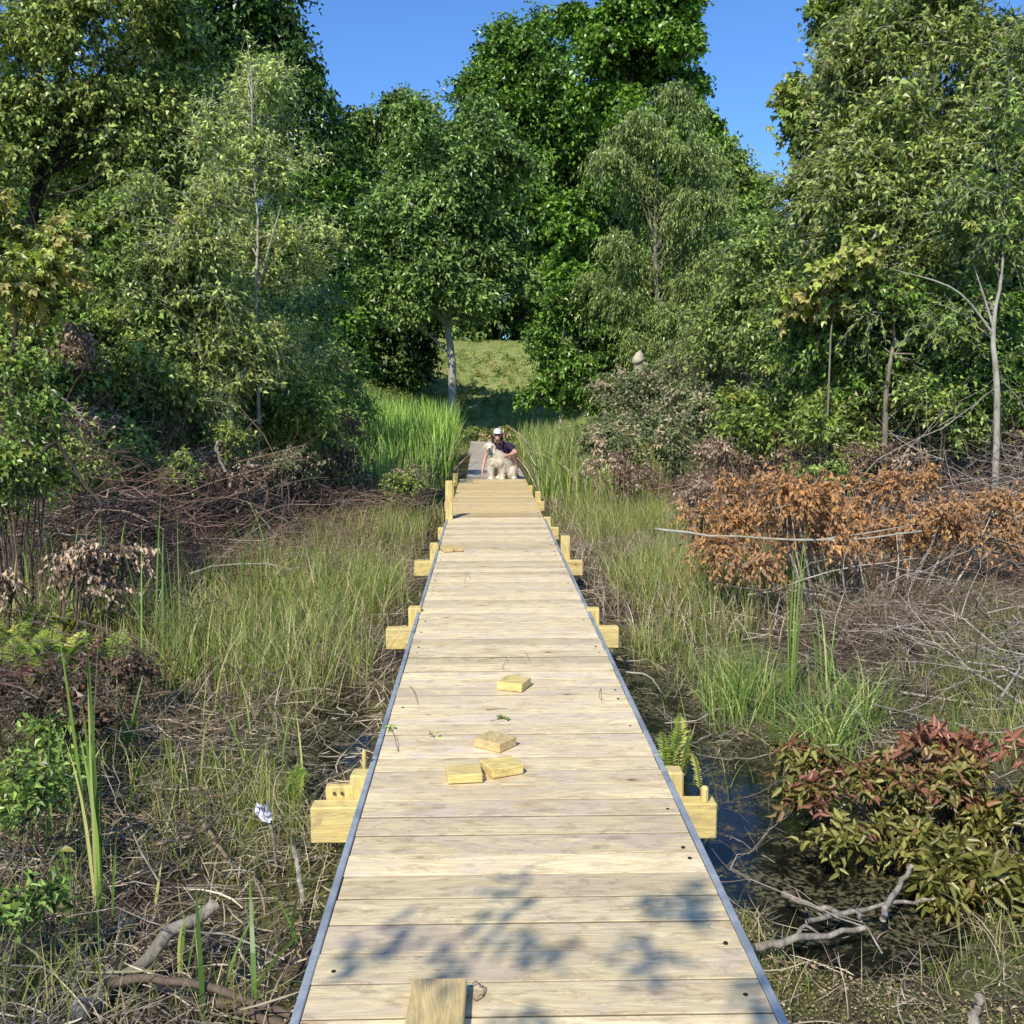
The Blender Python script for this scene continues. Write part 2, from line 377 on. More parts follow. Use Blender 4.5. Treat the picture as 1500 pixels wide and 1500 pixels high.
mb = MB(); mb.add([(-3.2, 1, -.482), (3.2, 1, -.482), (3.2, 16, -.482), (-3.2, 16, -.482)], [[0, 1, 2, 3]])
tag(mb.build('water', water_mat()), kind='structure')

# ------------------------------------------------------------------ boardwalk
rng = np.random.default_rng(11)
HW = .61
def planks(mb, y0, y1, x0, x1, zt, rng, pitch=.157, gap=.006, zf=None):
    n = int(round((y1 - y0) / pitch)); pitch = (y1 - y0) / n; w = pitch - gap; th = .036
    S = 10
    for i in range(n):
        ya = y0 + i * pitch + gap / 2 + rng.normal(0, .0008); dz = rng.normal(0, .0012); r = .003
        prof = [(0, -th), (0, -r), (r * .3, -r * .3), (r, 0), (w * .5, .0008), (w - r, 0), (w - r * .3, -r * .3), (w, -r), (w, -th)]
        e0 = x0 + rng.normal(0, .0015); e1 = x1 + rng.normal(0, .0015); sk = rng.normal(0, .0012); ph = rng.random() * 6; am = rng.normal(0, .0012)
        xs = np.linspace(e0, e1, S); V = []
        for xx in xs:
            u = (xx - e0) / (e1 - e0)
            for (py, pz) in prof:
                yy = ya + py + sk * (u - .5) + am * math.sin(ph + 4 * u)
                zb = zt if zf is None else zf(yy)
                V.append((xx, yy, zb + pz + dz))
        P = len(prof); F = [[s * P + k, (s + 1) * P + k, (s + 1) * P + (k + 1) % P, s * P + (k + 1) % P] for s in range(S - 1) for k in range(P)]
        c = (rng.random(), rng.random(), rng.random())
        k0 = mb.n; cv_ = np.tile(np.array(c), (len(V), 1)); cv_[[i_ for i_ in range(len(V)) if i_ % P in (0, 1, 7, 8)], 2] = -1.3; mb.add(V, F, cv_)  # board sides coloured darker: gap shade painted into Col.b
        mb.f.append(np.array([[k0 + j for j in range(P)][::-1], [k0 + (S - 1) * P + j for j in range(P)]], np.int32))
def screws(t, y0, y1, pitch, rng, zf=lambda y: 0, p=.34):
    n = int(round((y1 - y0) / pitch)); an = np.arange(8) * math.pi / 4
    for i in range(n):
        for sx in (-1, 1):
            if rng.random() < p:
                cx = sx * (HW - .045) + rng.normal(0, .006); cy = y0 + (i + .5) * pitch + rng.normal(0, .02); r = .007
                z = zf(cy) + .0035
                V = [(cx + r * math.cos(a), cy + r * math.sin(a), z) for a in an] + [(cx + r * 1.1 * math.cos(a), cy + r * 1.1 * math.sin(a), z - .004) for a in an]
                mb = MB(); mb.add(V, [[j, (j + 1) % 8, 8 + (j + 1) % 8, 8 + j] for j in range(8)]); mb.f.append(np.array([[j for j in range(8)]], np.int32)); mb.build('screw', M['screw'], t)
joints = [1.37, 4.37, 7.37, 10.37, 13.2]
descr = ['nearest walkway section of cream boards with leafy tree shadows on it', 'second walkway section with three pale wood offcuts lying close together',
         'third walkway section of yellowish boards before the pale wedge offcut', 'fourth walkway section of pinkish pale boards with one offcut at its left edge']
SUP = {}
def section(y0, y1, label, mat, rail=True, twist=0, zo=0):
    t = empty('boardwalk_section', (0, y0, 0), label, 'boardwalk', 'sections of the boardwalk')
    m_ = MB(); planks(m_, y0, y1, -HW, HW, zo, rng); m_.build('decking', mat, t)
    screws(t, y0, y1, .157, rng, lambda y: zo)
    for s in (-1, 1):
        if rail:
            m_ = MB(); xa, xb = sorted((s * (HW + .003), s * (HW + .027)))
            addbox(m_, xa, xb, y0 + .004, y1 - .004, zo - .20, zo + .006, .003)
            m_.build('edge_rail', M['steel'], t)
        m_ = MB(); xa, xb = sorted((s * (HW - .02), s * (HW - .06)))
        addbox(m_, xa, xb, y0 + .01, y1 - .01, zo - .22, zo - .045, .002, col=(rng.random(), .5, .3)); m_.build('joist', M['freshy'], t)
    return t
for i in range(4):
    section(joints[i], joints[i + 1], descr[i], M['deck'])
section(13.2, 16.15, 'fifth walkway section of fresh yellow boards beside the tall post', M['deckyellow'], rail=False, zo=.012)
section(16.16, 19.05, 'fresh yellow walkway section on which the person and dog sit', M['deckyellow'], rail=False, zo=.012)
# supports: cross beam, posts and cleats at each joint
def support(yb, lt, rt, label, lx=.66, rx=.66, peg=None, pegl=None, cleat=False, bl=-.86, br=.83):
    t = empty('walkway_support', (0, yb, -.45), label, 'support', 'post and beam supports under the walkway')
    m_ = MB(); addbox(m_, bl, br, yb - .045, yb + .045, -.255, -.10, .006, col=(rng.random(), .4, .8)); m_.build('cross_beam', M['fresh'], t)
    for (x, top) in ((-lx, lt), (rx, rt)):
        if top is None: continue
        m_ = MB(); z0 = -.9
        addbox(m_, x - .047, x + .047, yb + .048, yb + .138, z0, top, .007, rot=R(rng.normal(0, 2)), col=(rng.random(), .4, .7)); m_.build('post', M['freshz'], t)
    if cleat:
        m_ = MB(); addbox(m_, bl + .05, bl + .17, yb + .048, yb + .085, -.25, -.045, .005, col=(.3, .3, .8)); m_.build('cleat', M['freshz'], t)
    for (p_, x) in ((peg, rx + .12), (pegl, -lx)):
        if p_:
            m_ = MB(); r = .017 if p_ is peg else .009
            yy = yb + (-.02 if p_ is peg else .16)
            P = np.array([[(x, yy + .0, -.098 if p_ is peg else -.5), (x, yy, p_ - .014), (x, yy, p_ - .004), (x, yy, p_)]]); m_.add(*tubes(P, [[r, r, r * .7, r * .1]], 10)); m_.build('peg', M['freshz'], t)
    if cleat:
        m_ = MB(); x = bl + .10
        for dx in (-.014, .018):
            m_.add(*tubes(np.array([[(x + dx, yb + .047, -.075), (x + dx + .002, yb + .040, -.074), (x + dx + .002, yb + .0395, -.074)]]), [[.007, .007, .0005]], 8))
        m_.build('bolt_head', M['lag'], t)
support(4.12, .0, .0, 'nearest support with a chamfered post and short round peg on the right', peg=-.03, pegl=.075, cleat=True)
support(7.35, .035, .02, 'second support from the camera, with square post tops at the deck edges', lx=.655, br=.84)
support(10.35, .07, .14, 'third support, its right post standing higher than the deck', lx=.66, rx=.69, br=.86)
support(12.95, .49, .02, 'support with the tall yellow post rising above the deck on the left', lx=.60, bl=-.74, br=.80)
support(16.1, .17, .05, 'support under the fresh yellow section with a short post each side', lx=.68, rx=.70, bl=-.78, br=.8)
support(18.9, .12, None, 'farthest yellow support just in front of the old grey boards', lx=.69, bl=-.80, br=.74)
# old grey boards in the distance
def oldz(y): return -.03 + .012 * np.sin(y * 1.3)
OLD = [(19.1, 22.6, -.50, .62, 'first old grey boardwalk panel directly behind the white dog', 'panels of the old grey boardwalk'),
       (22.65, 28.5, -.52, .60, 'second old grey boardwalk panel behind the crouching person', 'panels of the old grey boardwalk'),
       (28.55, 37.2, -.62, .60, 'farthest old grey boardwalk panel ending at the green bank', 'panels of the old grey boardwalk')]
for (a, b, x0, x1, lab, g) in OLD:
    t = empty('old_boardwalk', (0, a, 0), lab, 'boardwalk', g)
    m_ = MB(); planks(m_, a, b, x0, x1, 0, rng, pitch=.19, gap=.022, zf=lambda y, a=a: float(oldz(y)) - .02 * ((a > 22) + (a > 28))); m_.build('decking', M['deckgrey'], t)
    for xx in (x0 + .06, x1 - .12):
        m_ = MB(); addbox(m_, xx, xx + .06, a, b, -.25, -.12, col=(.2, .5, .3)); m_.build('joist', M['deckgrey'], t)

# offcuts on the deck
def offcut(px, py, w, l, h, rot, label, tilt=0, zt=.004, mat='freshy', seed=0):
    p = on(px, py, 0); t = p
    t_ = empty('wood_offcut', (p[0], p[1], zt), label, 'offcut', 'offcuts of lumber on the deck')
    m_ = MB(); addbox(m_, p[0] - w / 2, p[0] + w / 2, p[1] - l / 2, p[1] + l / 2, zt, zt + h, .003, rot=R(rot), tilt=R(tilt), col=(seed * .137 + .1, .2, .8))
    o = m_.build('wood_offcut', M[mat], t_)
    D.objects.remove(t_); o.parent = None; o.location = (p[0], p[1], zt)
    return tag(o, label, 'offcut', 'offcuts of lumber on the deck')
offcut(680, 1141, .145, .12, .038, 6, 'square pale offcut at the left of the nearest touching pair', mat='fresh', seed=1)
offcut(735, 1131, .145, .13, .04, 24, 'brighter offcut turned askew at the right of the touching pair', mat='fresh', seed=2)
offcut(725, 1094, .15, .13, .042, -38, 'yellow offcut lying alone just behind the touching pair', seed=3)
offcut(753, 1008, .145, .15, .045, -22, 'offcut with dark edge in the middle of the second section', mat='fresh', seed=4)
offcut(660, 806, .20, .27, .03, 16, 'wide pale offcut lying at the left deck edge far along the walk', mat='freshy', seed=5)
# foreground plank end
m_ = MB(); addbox(m_, -.338, -.192, 2.20, 2.585, .004, .044, .003, rot=R(-1.5), col=(.61, .1, .75))
o = m_.build('plank_end', M['freshy']); tag(o, 'plank end with strong grain lying lengthwise on the nearest boards', 'plank')
# ribbon loop beside it
K = 26; a = np.linspace(-1.9, 2.3, K); p0 = on(699, 1451, .012)
P = np.stack([p0[0] + .022 * np.cos(a) - .004, p0[1] + .035 * np.sin(a), .012 + .006 * np.sin(a * 5)], -1)[None]
m_ = MB(); m_.add(*tubes(P, .0022, 6)); tag(m_.build('string_loop', M['straw'], smooth=True), 'loop of pale frayed string on the boards beside the nearest plank end', 'string')

# small twigs and sprigs dropped on the deck
def deck_twig(pxs, label, r=.0018, leaves=0, seed=0, lift=.012):
    rg = np.random.default_rng(seed); pts = [on(px, py, .008 + lift * (i % 2)) for i, (px, py) in enumerate(pxs)]
    p0 = pts[0]; t = empty('twig', (p0[0], p0[1], 0), label, 'twig', 'twigs dropped on the deck')
    m_ = MB(); m_.add(*tubes(path(pts, 10)[None], np.linspace(r, r * .5, 10)[None], 5)); m_.build('stem', M['twig_brown'], t)
    if leaves:
        c = np.array(pts[-1]); m2 = MB(); leafset(m2, rg, c + rg.normal(0, .012, (leaves, 3)) * [1, 1, .3] + [0, 0, .008], norm(rg.normal(size=(leaves, 3)) * [1, 1, .3]), np.tile([[0, 0, 1.]], (leaves, 1)) + rg.normal(0, .3, (leaves, 3)), .032, .5, hi=True)
        m2.build('leaves', M['lf_bright'], t)

# ------------------------------------------------------------------ leaves
def leafset(mb, rng, P, Dr, Nr, L, ratio, hi=False, shape='ovate', col=None, fold=.18, curl=.15):
    n = len(P)
    if n == 0: return
    L = np.broadcast_to(np.asarray(L, float), (n,)) * rng.uniform(.7, 1.25, n); L = L[:, None]
    Dr = norm(Dr); S = norm(np.cross(Dr, Nr)); Nn = np.cross(S, Dr); W = L * ratio * .5
    if col is None: col = rng.random((n, 3))
    if shape == 'maple':
        for (ang, k) in ((0, 1.), (.85, .8), (-.85, .8)):
            d = Dr * math.cos(ang) + S * math.sin(ang); s = norm(np.cross(d, Nn)); l = L * k
            V = np.stack([P, P + d * l * .55 + s * W * .55 + Nn * l * fold * .5, P + d * l - Nn * l * curl, P + d * l * .55 - s * W * .55 + Nn * l * fold * .5], 1)
            mb.add(V.reshape(-1, 3), np.arange(n * 4).reshape(n, 4), np.repeat(col, 4, 0))
        return
    if hi:
        V = np.stack([P, P + Dr * L * .28 + S * W * .85 + Nn * L * fold, P + Dr * L * .66 + S * W * .62 + Nn * L * (fold - curl * .3), P + Dr * L - Nn * L * curl,
                      P + Dr * L * .66 - S * W * .62 + Nn * L * (fold - curl * .3), P + Dr * L * .28 - S * W * .85 + Nn * L * fold], 1)
        b = np.arange(n)[:, None] * 6
        mb.add(V.reshape(-1, 3), np.concatenate([b + [0, 1, 2, 3], b + [0, 3, 4, 5]]), np.repeat(col, 6, 0))
    else:
        V = np.stack([P, P + Dr * L * .45 + S * W + Nn * L * fold, P + Dr * L - Nn * L * curl, P + Dr * L * .45 - S * W + Nn * L * fold], 1)
        mb.add(V.reshape(-1, 3), np.arange(n * 4).reshape(n, 4), np.repeat(col, 4, 0))
def sprays(mb, rng, C, O, tl, nt, nl, ll, ratio, droop=.3, up=.2, hang=.3, hi=False, shape='ovate', out=.6, zr=None, twigmb=None, twr=.006, bunch=0):
    """leafy twigs around clump centres C (N,3), outward dirs O, twig length tl, nt twigs x nl leaves"""
    n = len(C); gv = rng.random(n)
    tl = np.broadcast_to(np.asarray(tl, float), (n,))
    D0 = norm(np.repeat(O, nt, 0) * out + runit(rng, n * nt) + [0, 0, up]); TL = (np.repeat(tl, nt) * rng.uniform(.5, 1.2, n * nt))[:, None]
    S0 = np.repeat(C, nt, 0) + runit(rng, n * nt) * np.repeat(tl, nt)[:, None] * .25
    t = (np.arange(nl) + .5) / nl
    t = np.clip(t[None] + rng.normal(0, .05, (n * nt, nl)), 0.03, 1)[..., None]
    if bunch: t = t ** bunch
    P = S0[:, None] + D0[:, None] * TL[:, None] * t; P[..., 2] -= (droop * TL * t[..., 0] ** 2)
    per = norm(np.cross(D0, runit(rng, n * nt)))[:, None]; per2 = np.cross(D0[:, None], per)
    ph = (np.arange(nl) * 2.4)[None, :, None]
    side = per * np.cos(ph) + per2 * np.sin(ph)
    dd = D0[:, None] * .6 + side * .8 + rng.normal(0, .25, P.shape); dd[..., 2] -= hang + droop * .5
    nn = rng.normal(0, .7, P.shape) + [-.1, -.3, .9]
    col = np.empty((n * nt, nl, 3)); col[..., 0] = rng.random((n * nt, nl)) ** 1.15; col[..., 1] = np.clip(np.repeat(gv, nt)[:, None] + rng.normal(0, .08, (n * nt, nl)), 0, 1)
    if zr: col[..., 2] = np.clip((P[..., 2] - zr[0]) / (zr[1] - zr[0]) + np.repeat(rng.normal(0, .2, n), nt)[:, None] + np.repeat(rng.normal(0, .18, n * nt)[:, None], nl, 1) + rng.normal(0, .1, (n * nt, nl)), 0, 1)
    else: col[..., 2] = rng.random((n * nt, nl))
    leafset(mb, rng, P.reshape(-1, 3), dd.reshape(-1, 3), nn.reshape(-1, 3), ll, ratio, hi, shape, col.reshape(-1, 3))
    if twigmb is not None:
        tt = np.array([0, .5, 1.])[None, :, None]
        Q = S0[:, None] + D0[:, None] * TL[:, None] * tt; Q[..., 2] -= droop * TL * tt[..., 0] ** 2
        twigmb.add(*tubes(Q, np.array([[twr, twr * .7, twr * .3]]), 3, rng.random((n * nt, 3))))
def clumps(rng, ell, dens_in=.5, bump=.18, per=7):
    """crown made of lobes: each lobe a flattened cluster of clumps near the crown's shell, with dark gaps between"""
    C = []; O = []
    for (c, r, n) in ell:
        k = max(1, int(n / per)); d = runit(rng, k); rad = dens_in + (1.12 - dens_in) * rng.random(k) ** .7
        lc = d * rad[:, None]; w = rng.integers(0, k, n); u = runit(rng, n) * (rng.random(n) ** .4)[:, None]
        sz = rng.uniform(.6, 1.25, k)[w][:, None] * min(.34, 1.15 / max(k, 1) ** .42)
        q = lc[w] + u * sz * [1, 1, .62]
        C.append(np.array(c) + q * np.array(r)); O.append(norm(q * .6 + u + [0, 0, .25]))
    return np.concatenate(C), np.concatenate(O)
def limbs(mb, rng, trunk, C, n, r0, seg=7, sides=5, tmin=.25):
    sel = rng.choice(len(C), min(n, len(C)), replace=False); P = []; Rr = []
    zs = trunk[:, 2]
    for i in sel:
        c = C[i]; hz = c[2] - np.linalg.norm(c[:2] - trunk[0, :2]) * rng.uniform(.3, .9)
        u = np.clip((hz - zs[0]) / (zs[-1] - zs[0]), tmin, .96); k = u * (len(trunk) - 1); a = int(k); f = k - a
        s = trunk[a] * (1 - f) + trunk[min(a + 1, len(trunk) - 1)] * f
        m1 = s * .55 + c * .45 + np.array([0, 0, .12 * np.linalg.norm(c - s)]) + rng.normal(0, .05, 3) * np.linalg.norm(c - s)
        P.append(path([s, m1, c], seg)); Rr.append(np.linspace(1, .18, seg) * r0 * (1 - .7 * u) * rng.uniform(.6, 1.2))
    mb.add(*tubes(np.array(P), np.array(Rr), sides))
def px_ell(lst, n_scale=1.):
    out = []
    for e in lst:
        (cx, cy, rx, ry, Yd, n) = e[:6]; s = Yd / 1500; c = at(cx, cy, Yd)
        dep = e[6] if len(e) > 6 else rx * s
        out.append((c, (rx * s, dep, ry * s), int(n * n_scale)))
    return out
TREES = []
def tree(name, label, base, trunk_pts, r0, ell, leaf, bark, lp, nlimb=24, cat='tree', group=None, dens_in=.5, seed=1, twigs=False, limb_r=None, extra_stems=(), zr=None, per=7):
    rg = np.random.default_rng(seed)
    z0 = float(gz(base[0], base[1])) - .08
    t = empty(name, (base[0], base[1], z0), label, cat, group)
    tp = path([np.array([base[0], base[1], z0])] + [np.array(q) for q in trunk_pts], 14)
    w = rg.normal(0, r0 * .25, tp.shape) * [1, 1, 0]; w[0] = 0; tp = tp + w
    m_ = MB(); rr = np.linspace(1, .16, 14) * r0; rr[0] *= 1.35; m_.add(*tubes(tp[None], rr[None], 10))
    for es in extra_stems:
        ep = path([np.array(q) for q in es[0]], 10); m_.add(*tubes(ep[None], (np.linspace(1, .2, 10) * es[1])[None], 7))
    C, O = clumps(rg, ell, dens_in, per=per)
    limbs(m_, rg, tp, C, nlimb, limb_r or r0 * .55)
    cr = MB()
    sprays(cr, rg, C, O, twigmb=m_ if twigs else None, zr=zr, **lp)
    m_.build('trunk', bark, t, smooth=True)
    cr.build('crown', leaf, t)
    TREES.append((name, cr.n // 4)); return t

LP = lambda **k: dict(dict(tl=.5, nt=5, nl=8, ll=.09, ratio=.5), **k)
#@@TREES
exec_trees = True
def P3(px, py, Yd): return at(px, py, Yd)
def bx(px, py, Yd): q = at(px, py, Yd); return (q[0], q[1])
# --- left side, near
tree('leafy_tree', 'big yellow green tree filling the top left corner with a dark forked trunk', bx(10, 560, 17), [P3(25, 400, 17), P3(60, 260, 17), P3(90, 120, 17.2), P3(110, -40, 17.4)], .13,
     px_ell([(40, 60, 130, 150, 17, 300), (190, 70, 110, 110, 17, 260), (120, 230, 140, 110, 17, 320), (250, 190, 70, 90, 17.4, 120), (60, -80, 160, 60, 17, 60), (240, 310, 60, 80, 17.4, 100)]),
     M['lf_yellowgreen'], M['bark_dark'], LP(tl=.55, nt=6, nl=9, ll=.105, ratio=.46, droop=.35, hang=.5), 34, seed=21, per=13, twigs=True, limb_r=.05, extra_stems=[([P3(25, 400, 17), P3(90, 215, 16.6), P3(160, 190, 16.4)], .04), ([P3(60, 290, 16.4), P3(130, 270, 16), P3(190, 200, 16)], .025)])
tree('maple_sapling', 'young maple with yellow and orange tinged leaves at the left edge', bx(5, 640, 10.5), [P3(20, 520, 10.5), P3(40, 420, 10.5), P3(60, 340, 10.5)], .04,
     px_ell([(30, 360, 60, 30, 10.5, 34), (70, 405, 90, 22, 10, 50), (10, 420, 70, 60, 10.5, 50), (-40, 300, 60, 90, 10.5, 40)]),
     M['lf_orange'], M['bark_dark'], LP(tl=.26, nt=4, nl=6, ll=.075, ratio=.85, droop=.5, hang=.5, shape='maple'), 14, seed=22, twigs=True, limb_r=.016)
tree('understory_tree', 'dense mid green understory tree left of the leaning pale stem', bx(150, 640, 14), [P3(150, 520, 14), P3(140, 430, 14), P3(150, 330, 14)], .06,
     px_ell([(90, 470, 120, 80, 13.5, 190), (190, 420, 100, 90, 14, 190), (60, 560, 100, 50, 12.5, 110), (-30, 480, 50, 100, 13, 50), (190, 350, 80, 50, 14, 90)]),
     M['lf_mid'], M['bark_dark'], LP(tl=.4, nt=6, nl=8, ll=.085, ratio=.5, droop=.3, hang=.5), 26, seed=23, twigs=True, limb_r=.025)
tree('leaning_sapling', 'green sapling on a pale leaning stem left of the slender tree', bx(345, 650, 13.8), [P3(338, 590, 13.8), P3(310, 520, 13.8), P3(290, 440, 13.8), P3(275, 330, 13.8)], .05,
     px_ell([(270, 330, 80, 70, 13.8, 150), (250, 430, 90, 70, 13.8, 170), (300, 520, 80, 60, 13.8, 130), (200, 500, 90, 60, 13.6, 120), (210, 580, 110, 50, 13.4, 130)]),
     M['lf_yellowgreen'], M['bark_pale'], LP(tl=.42, nt=6, nl=8, ll=.09, ratio=.4, droop=.35, hang=.5), 24, seed=24, twigs=True, limb_r=.02)
tree('slender_tree', 'slender light green tree with a straight pale trunk, narrow pointed crown', bx(376, 640, 14.6), [P3(377, 560, 14.6), P3(374, 450, 14.6), P3(378, 330, 14.6), P3(370, 210, 14.6), P3(368, 95, 14.6)], .032,
     px_ell([(375, 125, 36, 40, 15.1, 55, .7), (370, 200, 60, 55, 15.1, 75, .7), (385, 280, 75, 60, 15.1, 80, .7), (395, 360, 75, 60, 15.1, 75, .7), (370, 450, 80, 60, 15.1, 50, .7), (420, 540, 50, 50, 15.4, 50, .75), (310, 200, 15, 30, 14.6, 12)]),
     M['lf_birch'], M['bark_pale'], LP(tl=.42, nt=5, nl=9, ll=.085, ratio=.34, droop=.12, hang=.35, up=.3), 46, seed=25, twigs=True, limb_r=.028, dens_in=.3,
     extra_stems=[([P3(375, 470, 14.6), P3(350, 410, 14.5), P3(330, 350, 14.4)], .025), ([P3(376, 430, 14.6), P3(395, 360, 14.5), P3(412, 300, 14.4)], .022)])
# --- left, middle distance
tree('tall_tree', 'tall dark green tree rising above the frame behind the slender tree', bx(330, 500, 58), [P3(330, 400, 58), P3(335, 200, 58), P3(330, 0, 58)], .5,
     px_ell([(340, -20, 85, 90, 58, 230), (380, 60, 45, 50, 58, 110), (300, 110, 80, 90, 58, 190), (250, 260, 90, 110, 58, 150), (330, 300, 90, 130, 58, 190), (330, -140, 90, 80, 58, 90)]),
     M['lf_dark'], M['bark_dark'], LP(tl=1.7, nt=8, nl=8, ll=.32, ratio=.6, droop=.3, hang=.3), 26, seed=31)
tree('dark_evergreen', 'narrow dark tree between the slender tree and the blue green trees', bx(455, 500, 56), [P3(455, 450, 56), P3(452, 250, 56), P3(450, 85, 56)], .3,
     px_ell([(448, 105, 20, 28, 56, 36), (447, 170, 36, 50, 56, 100), (470, 280, 46, 90, 56, 190), (480, 410, 60, 90, 56, 220), (500, 520, 60, 60, 56, 150)]),
     M['lf_dark'], M['bark_dark'], LP(tl=1.3, nt=7, nl=8, ll=.3, ratio=.5, droop=.4, hang=.4), 20, seed=32)
tree('understory_tree', 'dusky green understory tree at the right of the slender tree', bx(470, 640, 21), [P3(455, 560, 21), P3(440, 480, 21), P3(430, 420, 21)], .05,
     px_ell([(440, 500, 50, 70, 21, 120), (465, 570, 40, 50, 20, 90), (330, 590, 70, 50, 17, 90), (410, 600, 60, 45, 17, 90)]),
     M['lf_mid'], M['bark_pale'], LP(tl=.5, nt=6, nl=7, ll=.12, ratio=.4, droop=.3, hang=.5), 16, seed=33, twigs=True, limb_r=.02)
# --- centre background
for i, (cx, top, w, lab) in enumerate([(520, 175, 44, 'blue green tree beside the sky gap, lower and left of its neighbour'), (595, 135, 44, 'blue green pointed tree in the middle of the left sky gap'), (655, 190, 50, 'blue green tree just left of the tall dark round crown')]):
    tree('background_tree', lab, bx(cx, 480, 62), [P3(cx, 380, 62), P3(cx, top + 10, 62)], .25,
         px_ell([(cx, top + 22, w * .3, 24, 62, 40), (cx - 6, top + 70, w * .7, 50, 62, 130), (cx, top + 160, w, 90, 62, 230), (cx, top + 270, w, 80, 62, 160)]),
         M['lf_blue'], M['bark_grey'], LP(tl=1.2, nt=7, nl=8, ll=.32, ratio=.5, droop=.3, hang=.3), 14, seed=40 + i, group='trees on the far rim')
tree('centre_tree', 'broad mid green tree above the bank with a pale forked trunk', bx(662, 600, 37), [P3(661, 520, 37), P3(658, 465, 37), P3(665, 380, 37), P3(660, 200, 37)], .17,
     px_ell([(650, 205, 70, 50, 37, 130), (620, 270, 85, 60, 37, 180), (700, 270, 70, 60, 37, 170), (590, 350, 75, 50, 37, 150), (670, 360, 90, 55, 37, 190), (600, 425, 75, 35, 37, 110), (730, 370, 40, 70, 37, 90), (690, 430, 60, 18, 37, 40)]),
     M['lf_blue'], M['bark_pale'], LP(tl=.8, nt=7, nl=8, ll=.2, ratio=.55, droop=.35, hang=.3), 30, seed=45, per=13, limb_r=.06,
     extra_stems=[([P3(660, 490, 37), P3(648, 470, 36.9), P3(634, 440, 36.8)], .06), ([P3(659, 470, 37), P3(650, 440, 36.9), P3(645, 420, 36.8)], .045)])
tree('round_crowned_tree', 'tall dark tree with a rounded top left of the giant maple', bx(760, 480, 68), [P3(760, 350, 68), P3(755, 200, 68), P3(750, 40, 68)], .4,
     px_ell([(742, 85, 42, 42, 68, 100), (795, 80, 38, 52, 68, 100), (708, 150, 30, 46, 68, 80), (760, 160, 75, 60, 68, 170), (740, 260, 90, 80, 68, 170), (800, 300, 70, 100, 68, 160)]),
     M['lf_deep'], M['bark_dark'], LP(tl=1.5, nt=8, nl=8, ll=.34, ratio=.6, droop=.25, hang=.25), 20, seed=46)
tree('giant_maple', 'giant maple with billowing bright topped clumps against the sky', bx(930, 500, 58), [P3(930, 380, 58), P3(925, 250, 58), P3(930, 60, 58)], .5,
     px_ell([(890, 30, 50, 45, 58, 64), (945, 15, 50, 40, 58, 74), (930, 60, 60, 40, 58.5, 50), (985, 60, 34, 36, 58, 34), (870, 110, 42, 40, 57, 40), (930, 100, 60, 50, 57, 54), (985, 120, 38, 34, 58, 36), (1015, 160, 28, 28, 58, 30), (995, 210, 42, 36, 57, 40), (880, 190, 50, 45, 57, 44), (950, 200, 60, 50, 57, 50), (860, 270, 50, 55, 57, 44), (1030, 240, 26, 34, 58, 22), (870, 350, 55, 60, 57, 60), (850, 420, 50, 40, 56, 40), (960, 330, 80, 80, 58, 60)]),
     M['lf_maple'], M['bark_dark'], LP(tl=.95, nt=22, nl=8, ll=.27, ratio=.85, droop=.45, up=.5, hang=.2, out=.35), 40, seed=47, dens_in=.85, limb_r=.2, per=9)
tree('willow_tree', 'grey green willow with fine hanging leaves right of the bank', bx(965, 590, 33), [P3(967, 500, 33), P3(960, 380, 33), P3(965, 170, 33)], .14,
     px_ell([(965, 165, 36, 36, 33, 44), (930, 230, 50, 40, 33, 60), (1000, 240, 46, 44, 33, 60), (950, 310, 66, 50, 33, 80), (1040, 320, 56, 46, 33, 70), (910, 370, 50, 50, 33, 60), (990, 390, 70, 46, 33, 80), (1070, 410, 54, 46, 33, 70), (940, 460, 50, 44, 32, 60), (1020, 480, 80, 44, 32, 80)]),
     M['lf_weeping'], M['bark_grey'], LP(tl=.8, nt=7, nl=12, ll=.17, ratio=.24, droop=.8, hang=1.0, out=.6), 40, seed=48, per=12, limb_r=.05)
tree('background_tree', 'green tree with a sloping crown at the left of the right sky gap', bx(1100, 520, 46), [P3(1100, 400, 46), P3(1095, 220, 46)], .2,
     px_ell([(1068, 235, 20, 22, 46, 50), (1085, 300, 32, 40, 46, 130), (1100, 390, 50, 70, 46, 200), (1130, 480, 70, 60, 40, 150)]),
     M['lf_mid'], M['bark_grey'], LP(tl=.9, nt=7, nl=8, ll=.22, ratio=.5, droop=.3, hang=.3), 14, seed=49)
tree('bank_tree', 'small bushy tree with a shaded trunk standing right of the grassy bank', bx(822, 600, 35), [P3(822, 530, 35), P3(828, 470, 35), P3(838, 420, 35)], .08,
     px_ell([(838, 445, 36, 28, 35, 70), (815, 500, 30, 40, 35, 90), (835, 560, 42, 26, 35, 90), (800, 580, 25, 14, 35, 30), (890, 560, 40, 30, 35, 90), (905, 505, 26, 40, 37, 60)]),
     M['lf_deep'], M['bark_pale'], LP(tl=.5, nt=7, nl=8, ll=.15, ratio=.6, droop=.3, hang=.4), 16, seed=50, limb_r=.03)
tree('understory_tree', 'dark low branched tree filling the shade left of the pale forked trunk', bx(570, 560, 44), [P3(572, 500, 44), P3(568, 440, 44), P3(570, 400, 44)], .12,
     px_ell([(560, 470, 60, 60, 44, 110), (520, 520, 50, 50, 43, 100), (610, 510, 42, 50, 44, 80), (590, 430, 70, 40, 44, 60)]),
     M['lf_dark'], M['bark_dark'], LP(tl=.7, nt=7, nl=8, ll=.2, ratio=.6, droop=.3, hang=.3), 14, seed=51)
